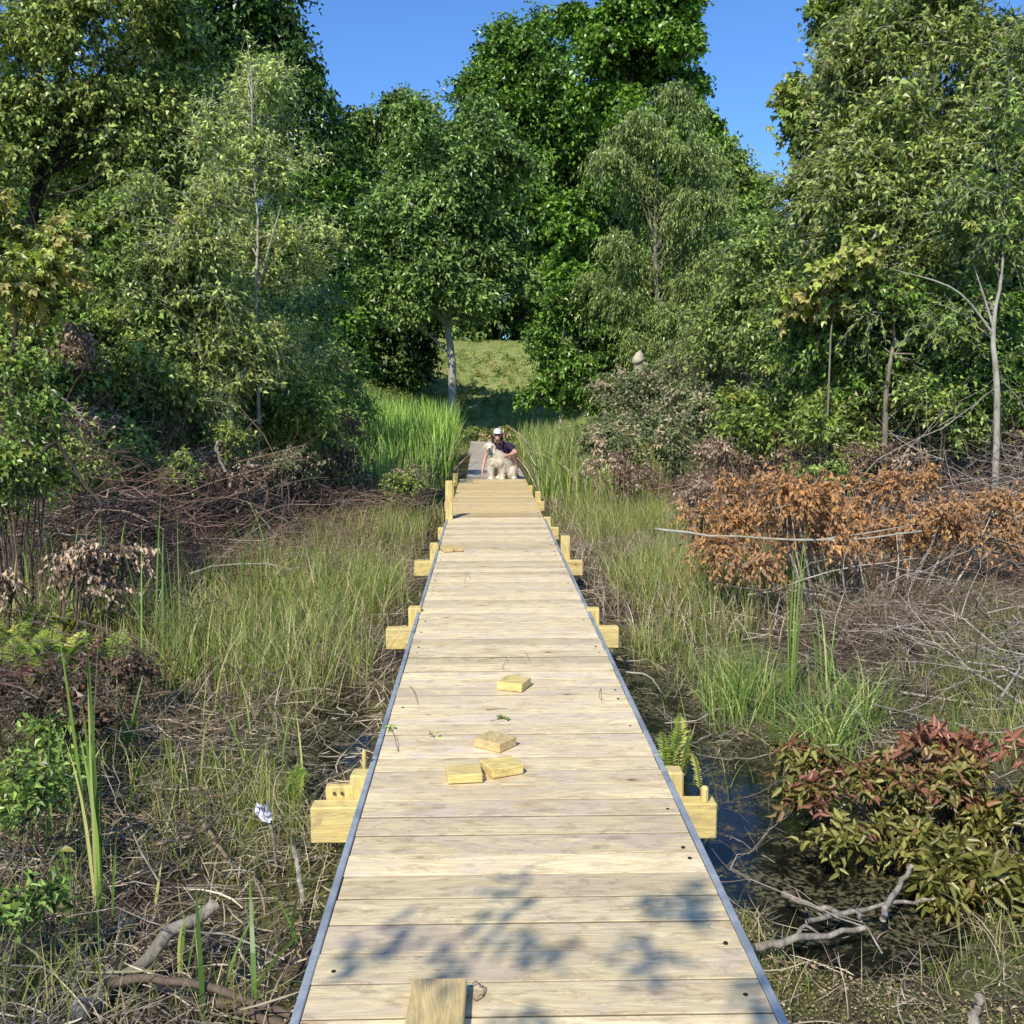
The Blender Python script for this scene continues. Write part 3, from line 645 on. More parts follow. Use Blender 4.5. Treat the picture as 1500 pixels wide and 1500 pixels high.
tree('understory_tree', 'dark low branched tree in the shade right of the small bushy tree', bx(900, 590, 42), [P3(900, 520, 42), P3(905, 480, 42), P3(900, 440, 42)], .12,
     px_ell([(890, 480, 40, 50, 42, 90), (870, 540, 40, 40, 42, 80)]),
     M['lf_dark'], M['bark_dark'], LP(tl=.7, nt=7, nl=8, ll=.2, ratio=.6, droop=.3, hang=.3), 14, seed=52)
# --- right side, near
tree('willow_oak', 'huge bright leafed tree filling the upper right corner', bx(1410, 600, 14.5), [P3(1400, 480, 14.5), P3(1390, 330, 14.5), P3(1370, 150, 14.5), P3(1360, -60, 14.5)], .12,
     px_ell([(1290, 120, 80, 80, 14.5, 170), (1400, 80, 110, 110, 14.5, 260), (1245, 250, 58, 66, 14.5, 130), (1340, 250, 110, 90, 14, 260), (1460, 240, 90, 120, 14, 220), (1235, 355, 62, 56, 14.5, 110), (1340, 380, 100, 60, 14, 180), (1540, 150, 70, 220, 14.5, 100), (1400, -80, 170, 60, 14.5, 70)]),
     M['lf_willow'], M['bark_pale'], LP(tl=.5, nt=7, nl=10, ll=.115, ratio=.36, droop=.2, hang=.25, up=.35), 80, seed=60, per=13, twigs=True, limb_r=.05)
tree('young_maple', 'yellow green maple crown reaching into the sky at the top right', bx(1240, 600, 16.5), [P3(1235, 400, 16.5), P3(1225, 200, 16.5), P3(1240, 0, 16.5)], .07,
     px_ell([(1250, 20, 45, 45, 16.5, 90), (1235, 90, 35, 40, 16.5, 60), (1165, 120, 12, 30, 16.5, 14), (1178, 165, 20, 24, 16.5, 24), (1210, 210, 45, 60, 16.5, 90), (1330, 10, 50, 50, 16.5, 60)]),
     M['lf_bright'], M['bark_grey'], LP(tl=.34, nt=5, nl=7, ll=.10, ratio=.85, droop=.35, hang=.5, shape='maple'), 26, seed=61, twigs=True, limb_r=.02)
tree('maple_sapling', 'young maple with pale yellow leaves hanging over the right thicket', bx(1215, 620, 12.5), [P3(1215, 520, 12.5), P3(1225, 430, 12.5), P3(1230, 370, 12.5)], .016,
     px_ell([(1235, 370, 55, 30, 12.5, 26), (1190, 400, 35, 40, 12.5, 24), (1260, 430, 60, 40, 12.5, 26)]),
     M['lf_orange'], M['bark_grey'], LP(tl=.22, nt=4, nl=5, ll=.105, ratio=.9, droop=.5, hang=.8, shape='maple'), 12, seed=62, twigs=True, limb_r=.012)
tree('forked_tree', 'slim tree with a pale forked trunk near the right edge', bx(1466, 640, 11.5), [P3(1458, 560, 11.5), P3(1455, 480, 11.5), P3(1466, 400, 11.5), P3(1480, 250, 11.5)], .042,
     px_ell([(1440, 330, 90, 50, 11.9, 70), (1480, 430, 60, 50, 12.1, 40, .35), (1360, 470, 80, 40, 12.3, 50, .5), (1480, 200, 60, 100, 11.5, 60)]),
     M['lf_mid'], M['bark_pale'], LP(tl=.36, nt=5, nl=8, ll=.075, ratio=.5, droop=.3, hang=.5), 22, seed=63, twigs=True, limb_r=.014,
     extra_stems=[([P3(1455, 490, 11.5), P3(1400, 425, 11.4), P3(1310, 395, 11.3)], .018), ([P3(1455, 480, 11.5), P3(1440, 430, 11.5), P3(1425, 385, 11.5)], .016)])
tree('shaded_tree', 'short tree with a dark crooked trunk in the shade of the right thicket', bx(1300, 640, 12.5), [P3(1300, 560, 12.5), P3(1312, 490, 12.5), P3(1300, 420, 12.5)], .042,
     px_ell([(1280, 470, 90, 50, 12.8, 130), (1380, 500, 80, 60, 13, 130), (1200, 480, 60, 60, 13.2, 90), (1450, 550, 80, 60, 12.5, 100), (1340, 580, 90, 40, 13, 70)]),
     M['lf_deep'], M['bark_grey'], LP(tl=.4, nt=6, nl=8, ll=.08, ratio=.5, droop=.3, hang=.4), 22, seed=64, twigs=True, limb_r=.02)
tree('shaded_tree', 'leafy tree with a thin leaning stem at the left of the right thicket', bx(1130, 640, 19), [P3(1125, 560, 19), P3(1120, 480, 19), P3(1110, 400, 19)], .06,
     px_ell([(1120, 400, 55, 60, 19, 120), (1150, 480, 60, 60, 18, 140), (1070, 470, 50, 50, 20, 90)]),
     M['lf_mid'], M['bark_grey'], LP(tl=.5, nt=6, nl=8, ll=.12, ratio=.4, droop=.3, hang=.4), 18, seed=65, twigs=True, limb_r=.02)

# --- shrubs
def shrub(label, base, ell, leaf, lp, seed, name='shrub', nst=14, bark='twig_brown', cat='shrub', group=None, twigs=True, sr=.012, zr=None):
    rg = np.random.default_rng(seed); z0 = float(gz(*base)) - .03
    t = empty(name, (base[0], base[1], z0), label, cat, group); C, O = clumps(rg, ell, .45)
    C[:, 2] = np.maximum(C[:, 2], gz(C[:, 0], C[:, 1]) + .03)
    m_ = MB(); sel = rg.choice(len(C), min(nst, len(C)), replace=False); P = []
    wid = np.ptp(C[:, :2], axis=0)
    for i in sel:
        c = C[i]; b = np.array([base[0], base[1], 0.]); b[:2] = b[:2] * .45 + c[:2] * .55 + rg.normal(0, .08, 2); b[2] = float(gz(b[0], b[1])) - .03
        m1 = (b + c) / 2 + rg.normal(0, .06, 3); P.append(path([b, m1, c], 6))
    m_.add(*tubes(np.array(P), np.linspace(1, .3, 6)[None] * sr, 4, rg.random((len(P), 3))))
    cr = MB()
    sprays(cr, rg, C, O, twigmb=m_ if twigs else None, zr=zr, twr=sr * .25, **lp); cr.build('foliage', leaf, t, smooth=bool(lp.get('hi')))
    m_.build('stems', M[bark], t)
    return t
S = LP
shrub('bright green shrub in front of the shaded right trunks', bx(1230, 660, 13), px_ell([(1200, 610, 45, 30, 13, 40), (1255, 600, 40, 30, 13, 40), (1230, 635, 60, 20, 12.5, 34)]), M['lf_bright'], S(tl=.3, nt=5, nl=7, ll=.08, ratio=.5), 70)
shrub('green shrub between the tan thicket and the bright shrub', bx(1130, 670, 15), px_ell([(1110, 610, 50, 36, 15, 60), (1160, 570, 50, 40, 15, 60), (1080, 645, 60, 22, 14.5, 40)]), M['lf_mid'], S(tl=.35, nt=5, nl=7, ll=.09, ratio=.5), 71)
shrub('tan and green bramble thicket right of the old grey boards', bx(960, 640, 24), px_ell([(930, 590, 50, 40, 24, 80), (980, 570, 60, 40, 24, 100), (1040, 560, 50, 45, 24, 80), (900, 630, 30, 22, 22, 40)]), M['lf_tan'], S(tl=.5, nt=6, nl=8, ll=.11, ratio=.4, droop=.5), 72, name='bramble_thicket')
shrub('grey green and tan thicket below the willow tree', bx(1080, 620, 21), px_ell([(1080, 545, 60, 40, 21, 90), (1020, 530, 50, 30, 22, 60), (1140, 560, 40, 50, 20, 50), (1040, 600, 60, 36, 20, 60)]), M['lf_tan'], S(tl=.45, nt=6, nl=7, ll=.09, ratio=.4, hang=.8), 73, name='withered_thicket')
shrub('green shrub with brown tips at the foot of the withered thicket', bx(1000, 670, 17), px_ell([(985, 640, 60, 26, 17, 60), (900, 655, 30, 18, 17, 30)]), M['lf_tan'], S(tl=.35, nt=5, nl=7, ll=.09, ratio=.5), 74)
shrub('bank of orange brown dead leaves on fallen branches at the right', (3.4, 9.3), px_ell([(1060, 760, 70, 40, 9.2, 28), (1150, 745, 80, 45, 9.3, 48), (1240, 745, 80, 50, 9.4, 56), (1330, 745, 80, 45, 9.5, 48), (1420, 760, 70, 40, 9.6, 35), (1140, 705, 60, 18, 9.8, 14), (1120, 805, 70, 20, 9.0, 16), (1260, 800, 80, 20, 9.0, 14), (1500, 740, 50, 30, 9.8, 16)]), M['lf_dead'], S(tl=.26, nt=6, nl=8, ll=.050, ratio=.62, droop=.4, hang=1.0), 75, name='dead_leaf_branches', nst=50, sr=.012, bark='twig_grey')
shrub('red topped shrub with green lower leaves beside the dark water', (1.95, 4.5), px_ell([(1225, 1160, 80, 38, 4.6, 13), (1240, 1210, 75, 48, 4.3, 17), (1310, 1150, 75, 50, 4.6, 19), (1290, 1250, 70, 55, 4.1, 17), (1190, 1150, 60, 22, 4.7, 6)]), M['lf_red'], S(tl=.13, nt=4, nl=8, ll=.058, ratio=.44, hi=True, up=.45, out=.45, hang=.25), 76, nst=44, sr=.005, zr=(-.42, .02), name='red_leaf_shrub', group='red leafed shrubs')
shrub('red leafed shrub at the right frame edge above the green one', (2.6, 4.6), px_ell([(1390, 1135, 90, 55, 4.7, 32), (1470, 1140, 65, 65, 4.6, 28), (1380, 1200, 80, 55, 4.4, 20), (1470, 1220, 65, 55, 4.3, 17)]), M['lf_red'], S(tl=.13, nt=4, nl=8, ll=.060, ratio=.44, hi=True, up=.45, out=.45, hang=.25), 77, nst=44, sr=.005, zr=(-.45, .0), name='red_leaf_shrub', group='red leafed shrubs')
shrub('green leafed shrub low at the right frame edge in front of the red ones', (2.05, 3.75), px_ell([(1440, 1310, 60, 40, 3.8, 22), (1400, 1270, 50, 30, 3.9, 14), (1500, 1290, 40, 50, 3.8, 14)]), M['lf_red'], S(tl=.12, nt=4, nl=8, ll=.068, ratio=.42, hi=True, up=.7, out=.2, hang=.1), 78, nst=22, sr=.005, zr=(-.3, .3), name='green_leaf_shrub')
# left shrubs
shrub('dark green shrub at the left edge behind the brown dead leaves', bx(30, 690, 8.5), px_ell([(30, 580, 60, 40, 8.5, 40), (20, 660, 60, 50, 8.3, 50), (-60, 620, 60, 90, 8.5, 40)]), M['lf_mid'], S(tl=.25, nt=5, nl=7, ll=.06, ratio=.5), 80)
shrub('tangle of green shrubs under the leaning sapling', bx(250, 680, 14), px_ell([(200, 600, 70, 40, 14, 70), (280, 610, 60, 40, 14.5, 70), (150, 640, 60, 30, 13, 40), (330, 640, 60, 25, 14, 40)]), M['lf_yellowgreen'], S(tl=.32, nt=5, nl=7, ll=.075, ratio=.45), 81)
shrub('bright fern leaved bush at the foot of the slender tree', bx(400, 650, 15), px_ell([(385, 605, 35, 30, 15, 40), (430, 600, 40, 25, 15, 36), (360, 640, 30, 20, 15, 20)]), M['lf_bright'], S(tl=.4, nt=5, nl=14, ll=.10, ratio=.35, droop=.6), 82)
shrub('withered brown shrub between the brush heap and the left cattails', bx(490, 690, 17), px_ell([(480, 640, 50, 30, 17, 50), (450, 680, 60, 20, 16, 40), (520, 680, 40, 16, 16, 20)]), M['lf_brown'], S(tl=.32, nt=5, nl=6, ll=.075, ratio=.5, hang=.6), 83, name='withered_shrub')
shrub('cream and brown dead leaves on a bent shrub at the left', (-3.5, 7.6), px_ell([(110, 800, 50, 26, 7.6, 30), (80, 850, 70, 30, 7.4, 30), (150, 830, 60, 30, 7.6, 26)]), M['lf_brown'], S(tl=.16, nt=4, nl=6, ll=.05, ratio=.5, hang=1.2), 84, name='withered_shrub')
shrub('dark brown withered shrub in the shade at the left edge', (-2.7, 5.4), px_ell([(170, 960, 50, 22, 6.2, 22), (60, 1030, 60, 40, 5.4, 34), (110, 1070, 50, 30, 5.2, 20)]), leaf_mat('dusky', (.06, .05, .03), (.26, .20, .13), (.22, .11, .08), .15), S(tl=.16, nt=4, nl=7, ll=.045, ratio=.5), 85, name='dusky_shrub')
shrub('low green shrub in the bottom left corner', (-2.0, 3.6), px_ell([(20, 1180, 60, 60, 4.0, 26), (60, 1100, 70, 40, 4.6, 30), (20, 1290, 50, 50, 3.4, 14)]), M['lf_mid'], S(tl=.13, nt=4, nl=7, ll=.04, ratio=.5), 86, nst=16, sr=.005)
shrub('pinkish dead leaves caught on the brush below the left trees', bx(110, 600, 12), px_ell([(100, 530, 36, 40, 12, 30), (110, 580, 50, 40, 12, 30)]), M['lf_brown'], S(tl=.25, nt=4, nl=6, ll=.07, ratio=.5, hang=1), 87, name='withered_shrub')
for i, (px, py, rx, ry, Yd, mt) in enumerate([(440, 640, 50, 30, 16, 'lf_yellowgreen'), (250, 560, 80, 50, 13.5, 'lf_yellowgreen'), (330, 580, 60, 50, 14.5, 'lf_bright'), (120, 660, 70, 30, 11.5, 'lf_mid'), (200, 540, 70, 50, 13, 'lf_mid'), (490, 590, 40, 50, 22, 'lf_mid'), (420, 540, 60, 50, 17, 'lf_yellowgreen')]):
    shrub(['pale green bush low at the right of the slender tree foot', 'yellow green bush behind the tangle at the left', 'bright leafy bush between the leaning stem and slender tree', 'mid green bush on the left slope beside the brush heap', 'mid green tall bush behind the yellow green bush', 'green bush at the left end of the cattail bed', 'light green bush around the slender tree stem'][i], bx(px, py + ry, Yd), px_ell([(px, py, rx, ry, Yd, 75)]), M[mt], S(tl=.34, nt=5, nl=8, ll=.085, ratio=.45), 400 + i)
for i, (px, py, rx, ry, Yd, mt, n_) in enumerate([(140, 640, 90, 30, 12, 'lf_brown', 60), (300, 700, 90, 24, 12, 'lf_brown', 50), (400, 690, 60, 20, 13.5, 'lf_tan', 50), (1290, 650, 100, 22, 13, 'lf_brown', 60), (1130, 660, 90, 20, 14, 'lf_brown', 60), (1430, 640, 80, 30, 13, 'lf_brown', 46), (900, 690, 40, 20, 16, 'lf_brown', 36), (590, 700, 40, 14, 17, 'lf_tan', 36), (1010, 720, 40, 20, 12, 'lf_brown', 30)]):
    shrub(['brown leafed brush growth low at the left heap', 'brown leafed growth at the middle of the left heap', 'tan scrub at the right end of the left heap', 'brown scrub between the bright shrub and the orange leaves', 'brown scrub left of the bright shrub on the right', 'brown scrub at the right frame edge under the trees', 'small brown scrub beside the right cattails', 'tan scrub beside the left cattails near the deck', 'small brown scrub at the left end of the orange leaves'][i], bx(px, py + ry, Yd), px_ell([(px, py, rx, ry, Yd, n_)]), M[mt], S(tl=.28, nt=5, nl=6, ll=.06, ratio=.45, hang=.9), 420 + i, name='scrub', bark='twig_pink')
for i, (px, py, rx, ry, Yd, mt, n_) in enumerate([(1380, 600, 90, 40, 12.3, 'lf_mid', 60), (1300, 570, 60, 40, 13.3, 'lf_yellowgreen', 50), (1470, 560, 50, 60, 12.6, 'lf_mid', 50), (1060, 600, 50, 36, 17.5, 'lf_tan', 60), (930, 610, 60, 40, 22, 'lf_tan', 70), (1190, 560, 50, 50, 14, 'lf_mid', 50)]):
    shrub(['green bush around the dark crooked trunk', 'pale green bush between the two right trunks', 'green bush behind the pale forked trunk', 'tan green bush in the middle of the right thickets', 'tan green bush closest to the right cattails', 'green bush above the bright shrub on the right'][i], bx(px, py + ry, Yd), px_ell([(px, py, rx, ry, Yd, n_)]), M[mt], S(tl=.32, nt=5, nl=8, ll=.08, ratio=.45), 440 + i)
for i, (px, py, rx, ry, Yd, mt, n_) in enumerate([(120, 690, 40, 36, 10.5, 'lf_yellowgreen', 26), (255, 680, 40, 34, 11.5, 'lf_mid', 30), (350, 650, 40, 30, 12.5, 'lf_bright', 30), (30, 720, 50, 30, 9, 'lf_mid', 30), (600, 720, 30, 14, 15, 'lf_bright', 24), (920, 670, 30, 20, 19, 'lf_bright', 34), (1190, 700, 40, 18, 11.5, 'lf_mid', 20)]):
    shrub(['small green sapling bush growing through the left brush heap', 'mid green bush rising from the middle of the brown heap', 'bright green bush at the right top of the brown heap', 'green bush low at the left frame edge over the dead leaves', 'little bright green plant clump near the tall yellow post', 'bright green bush beside the right cattail bed', 'small green bush just behind the orange leaves'][i], bx(px, py + ry, Yd), px_ell([(px, py, rx, ry, Yd, n_)]), M[mt], S(tl=.24, nt=5, nl=8, ll=.06, ratio=.45), 460 + i)
# low weeds at the far end of the walk
shrub('broad leaved green weeds right behind the person', bx(800, 645, 30), px_ell([(810, 648, 40, 9, 30, 36), (715, 632, 30, 8, 36, 24)]), M['weeds'], S(tl=.35, nt=5, nl=6, ll=.15, ratio=.6), 88, name='weed_patch', cat='weeds')

# --- far rim forest: individual trees sharing meshes
def far_proto(seed, mat, h):
    rg = np.random.default_rng(seed); t = empty('rim_tree', (0, 0, 0), '', 'tree', 'dark forest trees on the far rim')
    tp = path([(0, 0, 0), (rg.normal(0, .3), 0, h * .5), (0, 0, h * .95)], 10); m_ = MB(); m_.add(*tubes(tp[None], (np.linspace(1, .15, 10) * .28)[None], 8))
    ell = [((rg.normal(0, 1.3), rg.normal(0, 1), h * (.13 + .15 * k)), (3.4 - .35 * k + rg.normal(0, .3), 3.2 - .3 * k, 2.3), 60) for k in range(6)]
    C, O = clumps(rg, ell); limbs(m_, rg, tp, C, 14, .12); m_.build('trunk', M['bark_dark'], t, smooth=True)
    cr = MB(); sprays(cr, rg, C, O, 1.1, 7, 8, .34, .55, droop=.3); cr.build('crown', mat, t); return t
def copy_tree(o, label):
    c = o.copy(); COL.objects.link(c); c['label'] = label
    for ch in o.children:
        d = ch.copy(); COL.objects.link(d); d.parent = c
    return c
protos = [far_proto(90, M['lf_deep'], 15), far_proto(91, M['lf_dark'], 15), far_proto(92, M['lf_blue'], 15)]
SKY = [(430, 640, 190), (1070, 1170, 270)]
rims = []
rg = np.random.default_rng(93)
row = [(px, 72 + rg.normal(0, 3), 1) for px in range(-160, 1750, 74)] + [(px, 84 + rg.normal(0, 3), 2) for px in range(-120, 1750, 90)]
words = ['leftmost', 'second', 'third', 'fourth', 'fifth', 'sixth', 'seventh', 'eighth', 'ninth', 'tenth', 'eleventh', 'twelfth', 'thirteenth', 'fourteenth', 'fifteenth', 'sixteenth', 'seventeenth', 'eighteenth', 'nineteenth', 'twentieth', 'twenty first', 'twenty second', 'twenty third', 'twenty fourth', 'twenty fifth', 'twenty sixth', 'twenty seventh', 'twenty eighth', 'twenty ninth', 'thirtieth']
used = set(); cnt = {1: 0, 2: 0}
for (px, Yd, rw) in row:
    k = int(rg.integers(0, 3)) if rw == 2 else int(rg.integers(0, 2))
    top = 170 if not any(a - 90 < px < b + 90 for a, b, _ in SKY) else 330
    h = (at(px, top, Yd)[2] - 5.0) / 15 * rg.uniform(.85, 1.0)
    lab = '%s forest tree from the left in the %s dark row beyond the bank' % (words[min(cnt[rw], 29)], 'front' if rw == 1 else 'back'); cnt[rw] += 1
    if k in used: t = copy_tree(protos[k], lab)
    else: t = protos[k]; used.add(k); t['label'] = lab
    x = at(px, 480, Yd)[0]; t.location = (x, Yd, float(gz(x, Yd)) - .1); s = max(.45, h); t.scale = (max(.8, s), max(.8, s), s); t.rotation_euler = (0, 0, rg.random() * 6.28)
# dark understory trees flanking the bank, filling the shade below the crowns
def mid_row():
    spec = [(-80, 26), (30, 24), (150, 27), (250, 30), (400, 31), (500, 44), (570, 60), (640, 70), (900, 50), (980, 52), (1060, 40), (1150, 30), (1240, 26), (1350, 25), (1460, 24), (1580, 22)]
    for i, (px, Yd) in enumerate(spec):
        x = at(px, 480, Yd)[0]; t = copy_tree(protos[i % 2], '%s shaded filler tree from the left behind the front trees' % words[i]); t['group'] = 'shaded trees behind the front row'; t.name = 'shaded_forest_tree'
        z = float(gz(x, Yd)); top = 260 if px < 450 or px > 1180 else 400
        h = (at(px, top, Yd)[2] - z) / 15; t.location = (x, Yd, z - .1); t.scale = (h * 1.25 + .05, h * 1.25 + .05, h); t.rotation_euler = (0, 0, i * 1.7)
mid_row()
shrub('dark hedge added to imitate shade behind the lawn', (3, 90), [((x_, 90, 6.6), (5, 2, 2.6), 60) for x_ in range(-30, 50, 3)], M['lf_dark'], S(tl=1.2, nt=6, nl=7, ll=.4, ratio=.6), 230, name='infill', cat='infill', twigs=False, sr=.05)  # added foliage band, darkens the bright sky gap below the far crowns
# overhanging tree behind the camera: casts the leafy shade on the nearest boards
rg = np.random.default_rng(97)
sd = np.array([.453, .97, -1.07 * .0])
def shade_src(x, y, h): return np.array([x - .453 * h, y - .97 * h, h])
el = [(shade_src(x, y, h), (r, r, r * .5), n) for (x, y, h, r, n) in [(.25, 2.62, 4.6, .05, 1), (-.22, 2.85, 4.4, .03, 1), (.5, 3.1, 4.8, .04, 1), (.08, 2.78, 4.5, .03, 1), (-.45, 2.66, 4.5, .04, 1), (.0, 3.12, 4.3, .02, 1), (.48, 2.5, 4.4, .05, 1), (-.15, 2.4, 4.4, .05, 1), (.38, 2.88, 4.5, .03, 1), (-1.9, 2.7, 7.2, .6, 6), (-3.1, 2.8, 7, .8, 14), (-4.4, 3.2, 7.5, 1.0, 24), (-4, 2, 7, 1.3, 30)]]
tree('overhanging_tree', 'tree behind the camera whose leaves shade the nearest boards', (-5.2, -4.5), [(-5.1, -4.6, 2.5), (-4.9, -4.6, 4.5), (-4.7, -4.6, 6.2)], .14, el, M['lf_mid'], M['bark_grey'], LP(tl=.20, nt=3, nl=6, ll=.085, ratio=.5, droop=.2), 22, seed=98, limb_r=.008)

# ------------------------------------------------------------------ grass, reeds, litter (stuff)
def blades(mb, rng, P, H, W, lean=.25, K=5, bend=.35, dirbias=None, col=None, taper=True):
    n = len(P); a = rng.random(n) * 6.283; d = np.stack([np.cos(a), np.sin(a), 0 * a], -1)
    if dirbias is not None: d = norm(d + np.array(dirbias))
    H = np.broadcast_to(np.asarray(H, float), (n,)); l = np.abs(rng.normal(0, lean, n)); bd = np.abs(rng.normal(0, bend, n))
    t = np.linspace(0, 1, K)[None, :, None]
    Q = P[:, None] + np.array([0, 0, 1.]) * H[:, None, None] * t * (1 - .25 * bd[:, None, None] * t ** 2) + d[:, None] * (H * l)[:, None, None] * t + d[:, None] * (H * bd)[:, None, None] * t ** 3
    a2 = rng.random(n) * 3.1416; s = np.stack([np.cos(a2), np.sin(a2) * .5, 0 * a2], -1)
    w = np.array([.7, 1, .9, .6, .05]) if K == 5 else np.linspace(1, .05, K)
    if K == 7: w = np.array([.6, .9, 1, .95, .8, .5, .05])
    WW = np.broadcast_to(np.asarray(W, float), (n,))[:, None] * w[None]
    if col is None: col = np.stack([np.clip(rng.normal(.5, .25, n), 0, 1), rng.random(n), rng.random(n)], -1)
    mb.add(*ribbons(Q, WW, s, col))
def scatter(rng, n, x0, x1, y0, y1, dens=None):
    out = np.empty((0, 2))
    while len(out) < n:
        p = np.stack([rng.uniform(x0, x1, n), rng.uniform(y0, y1, n)], -1)
        if dens is not None: p = p[rng.random(n) < dens(p[:, 0], p[:, 1])]
        out = np.concatenate([out, p])
    p = out[:n]; return np.concatenate([p, gz(p[:, 0], p[:, 1])[:, None] - .01], 1)
offwalk = lambda x, y: (np.abs(x) > .72) * (1 - .93 * (gz(x, y) < -.485))
rg = np.random.default_rng(120)
g = MB()
pat = lambda f, lo, hi, o=0: (lambda x, y: sst(lo, hi, fbm(x * f + o, y * f + o, 3) + .5) * offwalk(x, y))
# left meadow strip
P = scatter(rg, 7500, -4.2, -.95, 6.6, 14.5, pat(.9, .42, .62)); blades(g, rg, P, rg.uniform(.25, .62, len(P)), .006, .18, bend=.3)
P = scatter(rg, 5000, -4.2, -1.0, 4.6, 16, pat(1.2, .5, .66, 5)); blades(g, rg, P, rg.uniform(.15, .4, len(P)), .005, .3)
# right meadow strip
P = scatter(rg, 7500, 1.15, 3.4, 8.0, 17, pat(.8, .36, .56, 9)); blades(g, rg, P, rg.uniform(.25, .62, len(P)), .007, .18, bend=.3)
P = scatter(rg, 4500, .95, 5, 4.8, 9.5, pat(1.3, .48, .64, 3)); blades(g, rg, P, rg.uniform(.12, .35, len(P)), .005, .3)
# farther both sides
P = scatter(rg, 6000, -7, 8, 14, 24, pat(.6, .45, .62, 2)); blades(g, rg, P, rg.uniform(.25, .6, len(P)), .011, .2)
# low sparse grass lower right and left
P = scatter(rg, 2600, .85, 3.2, 2.0, 4.0, pat(1.6, .46, .6, 7)); blades(g, rg, P, rg.uniform(.03, .16, len(P)), .0035, .5)
P = scatter(rg, 1400, -3.2, -.8, 1.9, 5, pat(1.6, .5, .66, 4)); blades(g, rg, P, rg.uniform(.08, .3, len(P)), .0035, .5)
tag(g.build('grass', M['grass']), 'sparse green and yellowish marsh grass on both sides of the walk', 'grass', kind='stuff')
g = MB()
P = scatter(rg, 9000, -5, -.9, 6, 17, offwalk); blades(g, rg, P, rg.uniform(.12, .42, len(P)), .006, .5, bend=.5)
P = scatter(rg, 8000, .9, 4.5, 8, 18, offwalk); blades(g, rg, P, rg.uniform(.12, .40, len(P)), .007, .5, bend=.5)
P = scatter(rg, 2500, -3.4, 3.4, 2, 7.5, offwalk); blades(g, rg, P, rg.uniform(.05, .25, len(P)), .004, .6, bend=.5)
tag(g.build('dead_grass', M['straw']), 'tan and brown withered grass standing among the green blades', 'dead grass', kind='stuff')
# cattails
g = MB()
P = scatter(rg, 5200, -6.5, -.95, 17.5, 33, lambda x, y: (x < -.95 - (y < 21) * .8) * sst(-7, -4, x + (y - 18) * -.05) * 1.0); blades(g, rg, P, rg.uniform(1.0, 2.0, len(P)) * (.55 + .45 * sst(17, 26, P[:, 1])), .03, .08, bend=.12)
tag(g.build('cattails', M['cattail']), 'dense bed of tall green cattail leaves left of the old grey boards', 'cattails', kind='stuff')
g = MB()
P = scatter(rg, 3600, .95, 4.2, 18.5, 33, offwalk); blades(g, rg, P, rg.uniform(.7, 1.35, len(P)) * (.6 + .4 * sst(18, 24, P[:, 1])), .026, .08, bend=.12)
tag(g.build('cattails', M['reed']), 'bright green cattail bed right of the crouching person', 'cattails', kind='stuff')
g = MB(); P = np.concatenate([scatter(rg, 900, -6, -.95, 17.5, 30), scatter(rg, 600, .95, 4.2, 18.5, 30)]); blades(g, rg, P, rg.uniform(.6, 1.5, len(P)), .02, .5, bend=.5)
tag(g.build('dead_cattails', M['straw']), 'broken tan cattail stalks leaning among the green cattail beds', 'cattails', kind='stuff')
# bank weeds and lawn
g = MB(); P = scatter(rg, 22000, -9, 16, 34, 58, pat(.5, .3, .5, 1)); blades(g, rg, P, rg.uniform(.12, .42, len(P)), .035, .5, K=4)
sprC = scatter(rg, 900, -9, 16, 34, 56); sprays(g, rg, sprC + [0, 0, .15], np.tile([[0, 0, 1.]], (900, 1)), .3, 5, 5, .12, .6)
tag(g.build('bank_weeds', M['weeds']), 'yellow green weeds covering the sloping bank', 'weeds', kind='stuff')
g = MB(); P = scatter(rg, 30000, -25, 30, 55, 82); blades(g, rg, P, rg.uniform(.05, .14, len(P)), .035, .4, K=3)
tag(g.build('lawn_grass', M['lawn']), 'sunlit mown lawn at the top of the bank', 'grass', kind='stuff')
# dead straw and twig litter
def litter(rng, n, x0, x1, y0, y1, L, W, dens=None, lift=.05, mb=None):
    P = scatter(rng, n, x0, x1, y0, y1, dens); a = rng.random(n) * 6.283; K = 5; t = np.linspace(-.5, .5, K)
    LL = L[0] + (L[1] - L[0]) * rng.random(n) ** 1.8; d = np.stack([np.cos(a), np.sin(a)], -1); pd = np.stack([-np.sin(a), np.cos(a)], -1); cv = rng.normal(0, .07, n) + (rng.random(n) < .15) * rng.normal(0, .2, n)
    XY = P[:, None, :2] + d[:, None] * (LL[:, None] * t)[..., None] + pd[:, None] * ((cv * LL)[:, None] * (t * t * 4))[..., None]
    tilt = rng.normal(0, .16, n); z0 = rng.random(n) ** 2 * lift
    z = gz(XY[..., 0], XY[..., 1]) * .5 + P[:, 2:3] * .5 + .012 + z0[:, None] + (tilt * LL)[:, None] * t + np.abs(tilt * LL)[:, None] * .5
    Q = np.concatenate([XY, z[..., None]], -1)
    bad = (np.abs(Q[..., 0]) < .70).any(1); Q = Q[~bad]; n = len(Q)
    w = rng.uniform(*W, n)[:, None] * np.array([.5, 1, 1, .9, .3]); s = norm(np.concatenate([pd[~bad], rng.normal(0, .5, (n, 1))], 1))
    mb.add(*ribbons(Q, w, s, rng.random((n, 3))))
g = MB()
litter(rg, 13000, -4.2, -.72, 1.9, 7.5, (.05, .34), (.002, .008), None, .09, g)
litter(rg, 7000, .72, 4.2, 1.9, 8, (.05, .26), (.0015, .005), lambda x, y: 1 - .8 * np.exp(-((x - 1.3) / .5) ** 2 - ((y - 4.7) / .9) ** 2), .05, g)
litter(rg, 9000, -6, -.75, 7, 17, (.1, .45), (.004, .010), None, .12, g)
